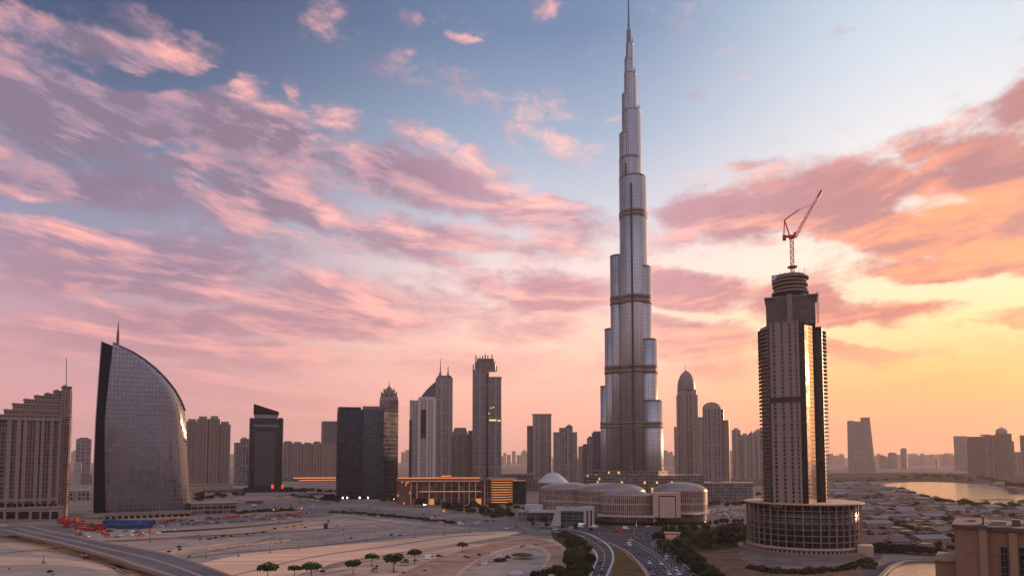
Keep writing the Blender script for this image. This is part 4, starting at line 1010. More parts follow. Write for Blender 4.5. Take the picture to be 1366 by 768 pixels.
simple('slim_block', 'slim pale block catching the light between the domed tower and the dark cluster', 'building', 774, 645, [('tower_shaft', flat(771.5, 776.5), 20, None, 596, M_whitef), ('roof_slab', flat(771, 777, -.4), 21, 596, 595, M_concr)])
for a, b, py, Y, mt, w in ((776, 791, 594, 1500, M_brown, 'lowest brown block of the cluster at the left foot of the tallest tower'), (783, 798, 584, 1440, M_grey2, 'middle grey tower of the cluster at the left foot of the tallest tower'),
                           (789.5, 806, 577, 1380, M_blue, 'bluish tower nearest the tallest tower in the cluster at its left foot')):
    simple('apartment_tower', w, 'tower', (a + b) / 2, None, [('tower_shaft', flat(a, b, 0, 4), 30, None, py, mt), ('roof_storey', flat(a + 2, b - 3, 4), 18, py + .4, py - 2.2, M_roofd), ('annex', flat(a + 1, a + 7, -5), 10, None, py + 22, mt)], 'cluster beside the tallest tower', Y)

# right of the tallest tower: the ogive domed tower and its neighbours
F = Frame(917.5, 648); t = F.thing('ogive_tower', 'stone tower with a pointed dome and spire right of the tallest tower', 'tower')
F.blk(t, 'tower_shaft', flat(903, 932.5, 0, 8), 50, None, 527, M_grey2); F.blk(t, 'shoulder', flat(904.5, 930.5, 3, 6), 44, 527, 519.5, M_grey)
for a in (904, 909.5, 914, 919, 924, 929.5): F.box(t, 'pier', a, a + 1.6, None, 526, -2, .5, M_concr)
xc = F.x(916.8, 22); r = F.x(929, 22) - xc
pr = [(r, F.z(917, 520, 22)), (r, F.z(917, 515, 22)), (r * .93, F.z(917, 509, 22)), (r * .78, F.z(917, 503.5, 22)), (r * .56, F.z(917, 499, 22)), (r * .3, F.z(917, 496, 22)), (r * .07, F.z(917, 494, 22))]
MB().lathe(xc, 22, pr, 28).build('dome', facade('ribbed_dome', (92, 80, 80), (124, 108, 104), 9, 7, 0.12, 0.3, 0.4, 0.1, var=0.2), t)
MB().lathe(xc, 22, [(1.8, F.z(917, 494.5, 22)), (1.2, F.z(917, 491, 22)), (0.5, F.z(917, 484, 22))], 8).build('spire', M_steel_dark, t)
F, t = simple('round_topped_tower', 'broad grey apartment tower with a rounded top beside the ogive domed tower', 'tower', 948, 650, [('left_shaft', flat(925, 944, 2, 6), 44, None, 556, M_grey), ('main_shaft', flat(938, 963, -2, 6), 46, None, 545, M_grey2), ('right_shaft', flat(960, 966.5, 6), 40, None, 545.5, M_brown), ('right_wing', flat(965, 973.5, 8), 40, None, 560, M_resi)])
ca = [math.pi * k / 10 for k in range(11)]
P = [(F.x(950, 0) + (F.x(962.5) - F.x(950)) * math.cos(a), F.z(950, 545) + (F.z(950, 536) - F.z(950, 545)) * math.sin(a)) for a in ca]
m = MB()
for p, q in zip(P[:-1], P[1:]): m.quad([(p[0], 0, p[1]), (p[0], 40, p[1]), (q[0], 40, q[1]), (q[0], 0, q[1])][::-1])
m.quad([(x, 0, z) for x, z in P][::-1]); m.build('barrel_roof', M_concr, t)
for a in (926, 931, 936.5, 943, 949.5, 956): F.box(t, 'pier', a, a + 1.5, None, 558 if a < 940 else 547, -4 if a > 938 else 0, 2, M_concr)
simple('slim_tower', 'slim hazy tower peeping out behind the ogive domed tower on its left', 'tower', 902, 640, [('tower_shaft', flat(899.5, 905), 24, None, 570, M_far), ('roof_slab', flat(899, 905.5, -.4), 25, 570, 569, M_concr)])
for a, b, py, w in ((976.5, 989, 573, 'tallest of the four hazy apartment towers left of the unfinished tower'), (988, 1001, 580, 'second of the four hazy apartment towers left of the unfinished tower'), (999, 1008, 577, 'third and narrowest of the four hazy apartment towers left of the unfinished tower'), (1006, 1022, 574.5, 'hazy apartment tower nearest the left edge of the unfinished tower')):
    simple('apartment_tower', w, 'tower', (a + b) / 2, 639, [('tower_shaft', flat(a, b, 0, 8), 50, None, py, M_grey), ('plant_room', flat(a + 3, b - 4, 8), 20, py + .4, py - 2.4, M_concr), ('wing', flat(a + 1, a + 4, -6), 10, None, py + 8, M_grey2)], 'hazy apartment towers')
F, t = simple('glass_hall', 'low flat roofed grey glass building between the mall and the unfinished tower', 'building', 968, 671, [('block', [(934, 4), (936, -4), (985, 0), (1003, 8)], 46, None, 645, facade('hall_glass', (66, 66, 70), (112, 106, 104), 5, 4, 0.2, 0.2, 0.2, 0.2, var=0.3)), ('roof_slab', [(933, 4), (935.5, -5), (985, -1), (1004, 7)], 48, 645, 643.4, M_concr)])
F.box(t, 'roof_unit', 950, 962, 644, 642.2, 12, 20, M_roofd)

# far right
F = Frame(1148, 629); t = F.thing('leaning_tower', 'hazy slab tower with slanting right side and notched roof on the far right plain', 'tower')
x0, x1, x2 = F.x(1130.5), F.x(1162), F.x(1167.5); z1, z2 = F.z(1146, 561.5), F.z(1146, 556.5)
MB().prism([(x0, 0), (x2, 8), (x2, 60), (x0, 60)], 0, z1, top=[(x0 + 2, 0), (x1, 8), (x1, 60), (x0 + 2, 60)]).build('tower_shaft', M_far, t)
MB().box(F.x(1149), x1 - 1, 4, 50, z1, z2).build('roof_block', M_far, t); MB().box(x0 + 6, F.x(1140), 8, 30, z1, z1 + 4).build('plant_room', M_roofd, t)
for a, b, py, w in ((1172, 1183, 609, 'low hazy block right of the leaning tower'), (1184, 1196, 604.5, 'squat hazy tower, left one of two on the horizon over the lagoon'), (1201, 1210, 598.5, 'taller hazy tower, right one of two on the horizon over the lagoon'), (1247, 1251, 611, 'thin hazy tower alone on the horizon above the lagoon')):
    simple('distant_tower', w, 'tower', (a + b) / 2, 625, [('tower_shaft', flat(a, b, 0, 10), 60, None, py, M_far), ('plant_room', flat(a + 1.5, b - 1.5, 10), 30, py + .2, py - 1.2, M_roofd)])
simple('pale_block', 'pale hazy slab left of the dark domed block on the right edge', 'building', 1281, 628, [('tower_shaft', flat(1272.5, 1290, 0, 8), 60, None, 582, M_far), ('roof_slab', flat(1272, 1290.5, -.5), 61, 582, 581.2, M_concr)])
F, t = simple('domed_block', 'broad dark block with a stepped roof and small dome on the right, behind the lagoon', 'building', 1320, 635, [('left_shaft', flat(1289.5, 1315, 0, 10), 60, None, 582, M_resi_d), ('middle_shaft', flat(1312, 1331, 4, 8), 56, None, 580, M_brown), ('right_shaft', flat(1328, 1351, -2, 10), 60, None, 578, M_resi_d), ('side_wing', flat(1349, 1353, 10), 40, None, 588, M_far)])
xc = F.x(1337, 20)
MB().lathe(xc, 20, [(20, F.z(1337, 579)), (20, F.z(1337, 574.5)), (16, F.z(1337, 572)), (7, F.z(1337, 570.3)), (1.2, F.z(1337, 569.6)), (0.6, F.z(1337, 565))], 20).build('dome', M_concr, t)
F.box(t, 'roof_unit', 1308, 1322, 581, 579, 10, 30, M_concr)
simple('edge_tower', 'dark tower cut off by the right edge of the picture', 'tower', 1370, 632, [('tower_shaft', flat(1361, 1392, 0, 8), 50, None, 581, M_resi_d), ('roof_slab', flat(1360.5, 1392.5, -.5), 51, 581, 580, M_concr)])
simple('low_block', 'pale low block between the domed block and the right edge tower', 'building', 1356, 633, [('block', flat(1351, 1362), 30, None, 603, M_far), ('roof_slab', flat(1350.6, 1362.4, -.4), 31, 603, 602.2, M_white_p)])

# ------------------------------------------------------------------ the lit pavilion under scaffold lights
F = Frame(608, 673); t = F.thing('lit_hall', 'long glass hall outlined with amber lights, its right end glowing in bright stripes', 'hall')
F.box(t, 'glazing', 548, 655, None, 641, 0, 24, facade('hall_pane', (58, 44, 40), (124, 96, 80), 9.5, 9.0, 0.05, 0.06, 0.2, 0.1, var=0.5, lit=0.07, litc=(255, 160, 80), lite=0.5))
F.box(t, 'left_wing', 530, 548, None, 642, 6, 26, facade('lattice_wall', (70, 50, 44), (140, 96, 74), 4.0, 3.0, 0.2, 0.2, 0.4, 0, var=0.5, lit=0.15, litc=(255, 140, 80), lite=0.5))
F.box(t, 'roof_slab', 529, 645, 640.8, 637.5, -5, 28, plain('bronze_roof', (128, 92, 74), 0.5, 0.14, 0.1, 0.2)); F.box(t, 'raised_roof', 588, 603, 637, 634.5, 2, 20, plain('bronze_roof2', (120, 88, 72), 0.5, 0.14, 0.1))
F.box(t, 'light_strip', 531, 640, 637.4, 636.6, -5.7, -4.8, M_amber); F.box(t, 'light_strip', 560, 642, 655.4, 654.8, -1.0, -0.2, M_amber2); F.box(t, 'light_strip', 545, 640, 641.6, 641, -1.0, -0.2, M_amber2)
F.box(t, 'raised_light', 589, 602, 635, 634, 1, 2, M_amber2)
for px in (548, 556, 572.5, 592, 612, 625.5, 634, 646): F.box(t, 'column', px, px + 1.3, None, 640.8, -2.4, -0.8, plain('rosy_column', (190, 150, 132), 0.6, 0.1, 0.2))
for px in (582, 602, 619): F.box(t, 'mullion', px, px + 0.6, None, 640.8, -0.8, 0, M_rim)
F.blk(t, 'glowing_end', [(655, 4), (658, -4), (676, -5), (684.5, 8)], 26, None, 640.5, facade('glowing_louvre', (70, 44, 34), (120, 80, 56), 6, 5, 0.06, 0.08, 0.4, 0, var=0.3))
for k in range(9):
    py = 643 + k * 3.3; z = F.z(668, py)
    MB().prism([(F.x(654.8, 4), 3.6), (F.x(658, -4), -4.6), (F.x(676, -5), -5.6), (F.x(684.8, 8), 7.6), (F.x(684, 9), 9.2), (F.x(676, -4), -4.2), (F.x(658, -3), -3.2), (F.x(655.5, 4), 4.6)], z, z + 0.7).build('light_strip', M_amber, t)
F.box(t, 'end_roof', 650, 690, 639.4, 637.6, -8, 30, MATS['bronze_roof']); F.box(t, 'light_strip', 655, 689, 639.8, 639.3, -8.5, -7.9, M_amber2)
F.box(t, 'link_wing', 684, 702, None, 641, 4, 26, M_blk)
F.box(t, 'floodlight', 565.5, 569, 673, 671, -12, -11, M_lampw)
simple('low_hall', 'low dark flat roofed hall directly behind the right end of the amber lit hall', 'building', 690, 655, [('block', flat(668, 712), 40, None, 632.5, M_resi_d), ('roof_slab', flat(667, 713, -1), 42, 632.5, 631.4, M_concr), ('wing', flat(708, 722, -6), 20, None, 640, M_brown)])

# ------------------------------------------------------------------ the building in the bottom right corner
F = Frame(1322, Y=285); t = F.thing('corner_building', 'sand coloured building with a dark cornice and tall dark windows in the bottom right corner', 'building')
M_sst = plain('sandstone', (122, 90, 68), 0.85, 0.12, 0.15, streak=True); M_sst2 = plain('light_sandstone', (134, 103, 81), 0.85, 0.1, 0.15, streak=True)
zt = F.z(1322, 706)
X = lambda px, ly=0: F.x(px, ly)
MB().box(X(1269), X(1312), 0, 40, 0, zt).build('left_wall', M_sst, t)
MB().box(X(1312), X(1450), 3, 40, 0, zt).build('right_wall', M_sst, t)
MB().box(X(1301), X(1311.8), -0.8, 3, 0, zt).build('pilaster', M_sst2, t); MB().box(X(1340.5), X(1352), 1.8, 4, 0, zt - 1).build('pilaster', M_sst2, t)
m = MB(); m.box(X(1268) - .6, X(1313), -1.2, 40.6, zt, zt + 1.6); m.box(X(1313), X(1452), 1.6, 40.6, zt - 0.6, zt + 1.0)
m.build('cornice', plain('dark_cornice', (70, 56, 52), 0.75, 0.12, 0.2), t)
for a, b in ((1329, 1338.5), (1353.5, 1374), (1385, 1398)):
    w = MB().box(X(a), X(b), 2.7, 3.2, 0, F.z(1330, 729)).build('window', M_black_gl, t)
    f = MB()
    for px in (a, (a + b) / 2, b): f.box(X(px) - .08, X(px) + .08, 2.5, 2.72, 0, F.z(1330, 729))
    for k in range(7): z = F.z(1330, 729 + k * 9); f.box(X(a), X(b), 2.52, 2.74, z - .08, z + .08)
    f.build('window_frame', M_steel_dark, w)
for px, py in ((1280, 712), (1292, 722), (1284, 738), (1318, 742)): MB().box(X(px), X(px + 9), -0.06 if px < 1312 else 2.94, 0.2 + (0 if px < 1312 else 3), F.z(px, py), F.z(px, py) + 0.25).build('panel_joint', plain('joint', (86, 62, 48), 0.9), t)
MB().box(X(1306), X(1309), 2, 10, zt + 1.6, zt + 5.2).build('chimney', M_roofd, t)
for a, b, h, ly in ((1346, 1357, 2.6, 12), (1318, 1338, 1.4, 16), (1288, 1298, 1.2, 20), (1362, 1380, 1.6, 22)): MB().box(X(a, ly), X(b, ly), ly, ly + 6, zt, zt + 1 + h).build('roof_unit', M_roofd if a != 1318 else M_concr, t)
MB().box(X(1241), X(1269), 4, 30, 0, F.z(1255, 749)).build('low_wing', M_sst, t); MB().box(X(1240), X(1269), 3, 31, F.z(1255, 749), F.z(1255, 746)).build('low_cornice', M_sst2, t)

# ------------------------------------------------------------------ far skyline in the haze
k = 0
far = []
for px0, px1, n in ((95, 124, 2), (300, 332, 2), (535, 548, 3), (605, 632, 2), (668, 704, 7), (735, 740, 1), (884, 902, 6), (962, 980, 5), (1018, 1024, 1), (1105, 1132, 6), (1165, 1275, 20), (1340, 1366, 3), (-30, 3, 2), (455, 470, 0), (800, 806, 0), (1210, 1275, 8)):
    for i in range(n): far.append(px0 + (px1 - px0) * (i + rnd.random() * 0.9) / max(n, 1))
for px in far:
    Y = rnd.uniform(6500, 11500); w = rnd.uniform(2.5, 13) * Y / 911 ; top = rnd.uniform(602, 610.5) if px < 1100 else rnd.uniform(604.5, 611.5)
    p = at(px, 612, Y); z = at(px, top, Y).z
    m = MB().box(-w / 2, w / 2, 0, w * 0.7, 0, z)
    if k % 3 == 0: m.box(-w * .3, w * .2, w * .1, w * .5, z, z + w * .25)
    elif k % 3 == 1: m.box(w * 0.1, w * 0.45, -w * .08, w * .5, 0, z * 0.8)
    o = m.build('skyline_block', M_far); o.location = (p.x, Y, 0)
    tag(o, 'faint hazy block on the skyline far behind the towers', 'building', 'faint blocks of the far skyline'); k += 1

# ------------------------------------------------------------------ the city behind the viewpoint, which the glass fronts mirror
BK = random.Random(4)
for k in range(22):
    x = -1500 + 3000 * (k + BK.random() * .7) / 22; y = -BK.uniform(260, 900); w = BK.uniform(36, 70); h = BK.choice((50, 70, 90, 110, 150))
    t = thing('city_block', 'apartment block behind the viewpoint, seen only as a reflection in glass fronts', 'building', (x, y, 0), BK.uniform(-.3, .3), 'city mirrored in the glass fronts')
    MB().box(-w / 2, w / 2, -20, 20, 0, h).build('wall', (M_grey, M_brown, M_resi_d, M_grey2)[k % 4], t); MB().box(-w / 3, w / 4, -12, 12, h, h + 6).build('roof_storey', M_concr, t)

# ------------------------------------------------------------------ trees and shrubs
def leaf_mat(name, c1, c2):
    m, T, b = newmat(name)
    oi = T.add('ShaderNodeObjectInfo').outputs['Random']; co = T.add('ShaderNodeTexCoord').outputs['Object']
    n = T.noise(co, 0.8, 3.0, 0.6)
    k = T.mix(n, srgb(*c1), srgb(*c2)); h = T.mix(oi, (0.72, 0.78, 0.66, 1), (1.25, 1.12, 0.95, 1))
    T.put(b.inputs['Base Color'], T.mix(1.0, k, h, 'MULTIPLY')); b.inputs['Roughness'].default_value = 0.7; b.inputs['Specular IOR Level'].default_value = 0.2
    return m
M_leaf = leaf_mat('green_leaves', (26, 46, 16), (54, 80, 30)); M_leafd = leaf_mat('dark_leaves', (18, 24, 15), (38, 43, 26)); M_leafo = leaf_mat('olive_leaves', (28, 36, 16), (60, 66, 32))
M_bark = plain('bark', (84, 66, 54), 0.9, 0.2, 0.8)
TR = random.Random(21)
def crown(rx, rz, zc, n, q, flat_=False, lobes=5):
    m = MB(); L = [(0, 0, 0, 1.0)]
    for k in range(lobes):
        a = 2 * math.pi * (k + TR.random() * .6) / lobes; L.append((0.55 * rx * math.cos(a), 0.55 * rx * math.sin(a), TR.uniform(-.35, .3) * rz, TR.uniform(.45, .7)))
    for i in range(n):
        cx, cy, cz, s = TR.choice(L)
        a = TR.uniform(0, 2 * math.pi); u = TR.uniform(-0.75 if not flat_ else -0.3, 1); r = TR.uniform(0.72, 1.04) ** 0.5
        w = math.sqrt(max(0, 1 - u * u))
        p = Vector((cx + rx * s * r * w * math.cos(a), cy + rx * s * r * w * math.sin(a), zc + cz + rz * s * r * u))
        e = Vector((TR.gauss(0, 1), TR.gauss(0, 1), TR.gauss(0, .6))).normalized(); f = e.cross(Vector((TR.gauss(0, 1), TR.gauss(0, 1), TR.gauss(0, 1)))).normalized()
        s1 = q * TR.uniform(.6, 1.3)
        m.quad([p - e * s1 - f * s1 * .6, p + e * s1 * .8 - f * s1 * .5, p + e * s1 + f * s1 * .6, p - e * s1 * .7 + f * s1 * .7])
    return m
def trunk(h, r, spread, rz):
    m = MB().cyl(0, 0, r, 0, h, 8, r * .6)
    for k in range(4):
        a = k * 1.57 + .4; m.bar((0, 0, h * .92), (spread * math.cos(a), spread * math.sin(a), h + rz * .6), r * .55)
    return m
def tree_proto(name, mat, rx, rz, h, n, q, flat_=False, lobes=5):
    t = thing(name, 'x', 'tree')
    trunk(h, max(.18, rx * .07), rx * .5, rz).build('trunk', M_bark, t); crown(rx, rz, h + rz * .55, n, q, flat_, lobes).build('crown', mat, t)
    return t
def shrub_proto(name, mat, rx, rz, n, q):
    t = thing(name, 'x', 'shrub'); crown(rx, rz, rz * .35, n, q, False, 4).build('foliage', mat, t); MB().cyl(0, 0, .15, 0, rz * .5, 6).build('stem', M_bark, t); return t
umb = tree_proto('umbrella_tree', M_leaf, 4.3, 2.2, 5.4, 900, .42, True)
umb2 = tree_proto('umbrella_tree', M_leaf, 4.0, 2.4, 5.0, 900, .42, True, 7)
bush = [tree_proto('bushy_tree', M_leafo, 4.6, 3.6, 2.4, 900, .5), tree_proto('bushy_tree', M_leafd, 4.4, 3.4, 2.2, 900, .5, False, 6)]
shr = [shrub_proto('shrub', M_leafd, 2.6, 1.9, 420, .42), shrub_proto('shrub', M_leafo, 2.8, 1.6, 420, .42)]
aca = tree_proto('acacia_tree', M_leafd, 4.4, 3.0, 2.6, 700, .5, False, 6)  # another bushy tree with a lower crown, no species of its own
small = tree_proto('slim_tree', M_leafd, 2.0, 2.6, 2.6, 360, .4, False, 3)
used = set()
def put(proto, px, py, label, group=None, s=1.0, z=0.0):
    p = gr(px, py); p.z = z
    if proto.name not in used:
        used.add(proto.name); o = proto; o.location = p; o.rotation_euler.z = TR.uniform(0, 6.28); o.scale = (s, s, s * TR.uniform(.9, 1.1))
        o['label'] = label
        if group: o['group'] = group
        return o
    return dup(proto, p, TR.uniform(0, 6.28), (s * TR.uniform(.92, 1.08), s, s * TR.uniform(.88, 1.12)), label, group)
for k, (px, py, s, lab) in enumerate(((357, 777, 1.25, 'umbrella tree cut by the bottom edge, leftmost of the row on the sand'), (393, 769, .85, 'small umbrella tree second from the left in the row on the sand'), (415, 774, 1.25, 'widest umbrella tree, third from the left in the row on the sand'),
                            (471, 766, 1.05, 'leaning thin umbrella tree in the middle of the row on the sand'), (496, 755, 1.05, 'low umbrella tree just right of the leaning thin one'), (525, 763, 1.35, 'tall double crowned umbrella tree beside the dark flat shade'),
                            (553, 752, 1.05, 'neat umbrella tree with a straight stem right of the double crowned tree'), (617, 736, .95, 'umbrella tree standing alone at the edge of the red track'))):
    put((umb, umb2)[k % 2], px, py, lab, 'umbrella trees on the sand', s)
def along(pts, n, jit=1.0):
    out = []; P = [Vector(p) for p in pts]; L = [(b - a).length for a, b in zip(P[:-1], P[1:])]; tot = sum(L)
    for i in range(n):
        d = tot * (i + .5) / n; k = 0
        while k < len(L) - 1 and d > L[k]: d -= L[k]; k += 1
        q = P[k].lerp(P[k + 1], min(1, d / L[k])); out.append((q.x + TR.uniform(-1, 1) * jit, q.y + TR.uniform(-.4, .4) * jit))
    return out
def inside(poly, n):
    xs = [p[0] for p in poly]; ys = [p[1] for p in poly]; out = []
    while len(out) < n:
        x, y = TR.uniform(min(xs), max(xs)), TR.uniform(min(ys), max(ys)); c = False; j = len(poly) - 1
        for i in range(len(poly)):
            if (poly[i][1] > y) != (poly[j][1] > y) and x < (poly[j][0] - poly[i][0]) * (y - poly[i][1]) / (poly[j][1] - poly[i][1]) + poly[i][0]: c = not c
            j = i
        if c: out.append((x, y))
    return out
def plant(protos, pts, label, group, s0=.8, s1=1.2):
    for i, (x, y) in enumerate(pts): put(protos[i % len(protos)], x, y, label, group, TR.uniform(s0, s1))
plant(bush, along([(880, 729), (898, 740), (918, 753), (940, 769), (965, 790)], 22, 3), 'bushy tree in the thick hedge along the right side of the highway', 'trees along the highway', .8, 1.2)
plant(bush, inside([(890, 728), (905, 726), (940, 745), (960, 768), (945, 772), (918, 750)], 12), 'bushy tree on the bank just behind the highway hedge', 'trees on the bank', .6, .95)
plant(bush + shr, inside([(876, 722), (890, 709), (945, 706), (1008, 702), (1004, 722), (970, 730), (930, 732), (900, 728)], 96), 'bush in the dense planted bed between the mall road and the round podium', 'bushes of the planted bed', .7, 1.15)
plant(shr, along([(1000, 757), (1030, 763), (1075, 764), (1120, 760), (1150, 752)], 44, 2.5), 'dark shrub in the hedge round the foot of the round podium', 'hedge round the podium', .9, 1.3)
plant(bush, inside([(738, 706), (764, 719), (787, 733), (790, 745), (784, 768), (768, 790), (742, 772), (757, 748), (756, 730), (742, 716)], 54), 'bushy tree on the planted bank left of the ramp road', 'trees left of the ramp', .55, .95)
plant(shr, along([(715, 768), (740, 762), (760, 768)], 12, 3), 'dark shrub at the bottom edge beside the red track', 'shrubs at the track', 1, 1.4)
plant(shr, along([(440, 683), (480, 685), (525, 689), (565, 693), (606, 698)], 44, 2), 'dark shrub in the long hedge between the sand lot and the boulevard', 'hedge along the boulevard', .9, 1.4)
plant(bush, inside([(575, 674), (615, 672), (660, 673), (700, 680), (745, 690), (748, 697), (690, 695), (640, 688), (605, 683)], 74), 'dark tree of the belt in front of the amber lit hall', 'trees before the lit hall', .6, 1.05)
put(bush[1], 562, 676, 'large dark tree at the left end of the amber lit hall', None, 1.9)
plant(shr, along([(310, 685), (345, 682), (395, 680)], 22, 2), 'dark shrub in the row above the parked cars right of the sail tower', 'shrubs above the car rows', 1.1, 1.6)
plant(shr, along([(390, 662), (420, 664), (450, 668)], 16, 4), 'dark shrub near the foot of the black slanted tower', 'shrubs at the black tower', 1.2, 1.8)
plant(shr, along([(785, 699), (800, 699), (812, 700)], 6, 2), 'dark shrub beside the white entrance of the mall', 'shrubs at the mall entrance', 1, 1.4)
plant([small], along([(935, 705), (965, 701), (1004, 697)], 9, 3), 'slim young tree along the pale road right of the mall', 'young trees along the pale road', .9, 1.4)
plant([small], along([(700, 702), (760, 707), (800, 712)], 5, 2), 'slim young tree beside the junction in front of the mall', 'young trees at the junction', .8, 1.1)
plant(shr, along([(262, 720), (300, 715), (350, 709), (405, 700)], 14, 3), 'tiny dark tuft along the curved wall on the sand', 'tufts along the wall', .45, .75)
plant(bush, along([(1192, 656), (1215, 661), (1240, 666), (1256, 671), (1285, 674), (1320, 678), (1345, 681), (1366, 678)], 40, 5), 'dark tree of the belt on the near shore of the lagoon', 'trees on the near shore', .8, 1.4)
plant(bush, along([(1110, 645), (1150, 644), (1180, 643)], 12, 5), 'dark tree on the plain left of the lagoon', 'trees left of the lagoon', 1, 1.6)
plant(bush, along([(1200, 637), (1260, 637), (1310, 642), (1366, 652)], 26, 6), 'hazy tree on the far shore of the lagoon', 'trees on the far shore', 1.3, 2.4)
plant(bush, along([(505, 668), (530, 670), (545, 672)], 8, 3), 'dark tree between the wide black block and the amber lit hall', 'trees by the black block', .7, 1.0)

plant([aca], inside([(250, 662), (330, 660), (345, 666), (262, 669)], 16) + along([(380, 657), (420, 656), (450, 660)], 14, 4), 'bushy tree on the open ground between the towers and the boulevard', 'trees between towers and boulevard', .8, 1.3)
plant([aca], along([(690, 640), (740, 648), (780, 650)], 12, 5) + along([(940, 676), (1000, 674)], 10, 3) + along([(1010, 655), (1015, 690)], 6, 4), 'bushy tree in the streets behind the mall', 'trees behind the mall', .8, 1.3)
# ------------------------------------------------------------------ low houses and sheds on the right
def shed(name, w, d, h, roof, wallm, roofm):
    t = thing(name, 'x', 'house'); MB().box(-w / 2, w / 2, 0, d, 0, h).build('wall', wallm, t)
    m = MB()
    if roof == 'flat':
        m.box(-w / 2 - .2, w / 2 + .2, -.2, d + .2, h, h + .5)
        m.box(-w * .3, -w * .1, d * .3, d * .6, h + .5, h + 1.8)
    else:
        P = [(-w / 2 - .4, h), (w / 2 + .4, h)]
        a, b, c, e = Vector((-w / 2 - .4, -.4, h)), Vector((w / 2 + .4, -.4, h)), Vector((w / 2 + .4, d + .4, h)), Vector((-w / 2 - .4, d + .4, h))
        r0, r1 = Vector((-w / 2 - .4, d / 2, h + d * .16)), Vector((w / 2 + .4, d / 2, h + d * .16))
        m.quad([a, b, r1, r0]); m.quad([c, e, r0, r1]); m.quad([b, c, r1]); m.quad([e, a, r0]); m.quad([a, e, c, b])
    m.build('roof', roofm, t)
    return t
wl = facade('shed_wall', (50, 45, 44), (118, 104, 96), 3.6, 5.0, 0.5, 0.6, 0.5, 0, var=.5)
specs = [('low_house', 16, 12, 5, 'flat', (104, 95, 90), 'whitish flat roofed'), ('low_house', 22, 14, 6, 'gable', (110, 102, 97), 'pale gabled'), ('low_house', 18, 12, 4.5, 'gable', (104, 54, 46), 'red roofed'),
         ('long_shed', 40, 14, 6, 'gable', (96, 90, 86), 'long grey roofed'), ('long_shed', 34, 18, 7, 'flat', (84, 98, 98), 'pale teal roofed'), ('low_house', 14, 11, 5.5, 'flat', (100, 80, 70), 'brown flat roofed'), ('long_shed', 46, 20, 6, 'gable', (92, 64, 60), 'long rusty roofed')]
PR = [(shed(n, w, d, h, r, wl, plain('roof_%s' % lab.replace(' ', '_'), c, .7, .16, .25)), lab) for n, w, d, h, r, c, lab in specs]
LAG = [(1176, 643), (1262, 640), (1330, 650), (1380, 660), (1380, 680), (1312, 680), (1250, 671), (1196, 655)]
def hit(poly, x, y):
    c = False; j = len(poly) - 1
    for i in range(len(poly)):
        if (poly[i][1] > y) != (poly[j][1] > y) and x < (poly[j][0] - poly[i][0]) * (y - poly[i][1]) / (poly[j][1] - poly[i][1]) + poly[i][0]: c = not c
        j = i
    return c
HR = random.Random(5); placed = []
tries = 0
while len(placed) < 190 and tries < 6000:
    tries += 1
    px, py = HR.uniform(1105, 1385), HR.uniform(646, 741) ** 1.0
    if hit(LAG, px, py) or (py > 738 and px > 1150) or (px < 1172 and py > 722) or (py < 655 and HR.random() < .4) or (px > 1255 and py > 722): continue
    p = gr(px, py)
    k = HR.choice((0, 0, 1, 1, 1, 2, 3, 3, 4, 5, 5, 6)); w = specs[k][1]
    if any(abs(p.x - q.x) < (w + ww) * .52 and abs(p.y - q.y) < 21 for q, ww in placed): continue
    placed.append((p, w)); pr, lab = PR[k]; nm = pr.name
    rz = HR.choice((0.12, 0.12, 0.2, -.1, 0.3)) ; sc_ = HR.uniform(.8, 1.25)
    label = lab + (' shed' if 'shed' in nm else ' house') + ' in the low quarter between the round podium and the lagoon'
    grp = lab + ' buildings of the low quarter'
    if nm not in used: used.add(nm); pr.location = p; pr.rotation_euler.z = rz; pr['label'] = label; pr['group'] = grp
    else: dup(pr, p, rz, sc_, label, grp)
for pr, lab in PR:
    if pr.name not in used: bpy.data.objects.remove(pr)
pts = [q for q in inside([(1110, 650), (1180, 650), (1250, 676), (1366, 684), (1366, 700), (1262, 738), (1175, 738), (1120, 720)], 230)]
plant([aca], pts, 'dark tree scattered among the low houses before the lagoon', 'trees among the low houses', .5, 1.0)
plant([aca], along([(1160, 735), (1200, 737), (1240, 740), (1262, 741)], 26, 3), 'dark tree in the belt behind the road round the pond', 'trees behind the pond', .6, 1.0)
plant(shr, inside([(1152, 748), (1168, 750), (1162, 758), (1148, 757)], 10), 'dark shrub beside the small annex of the round podium', 'shrubs at the annex', 1.1, 1.5)

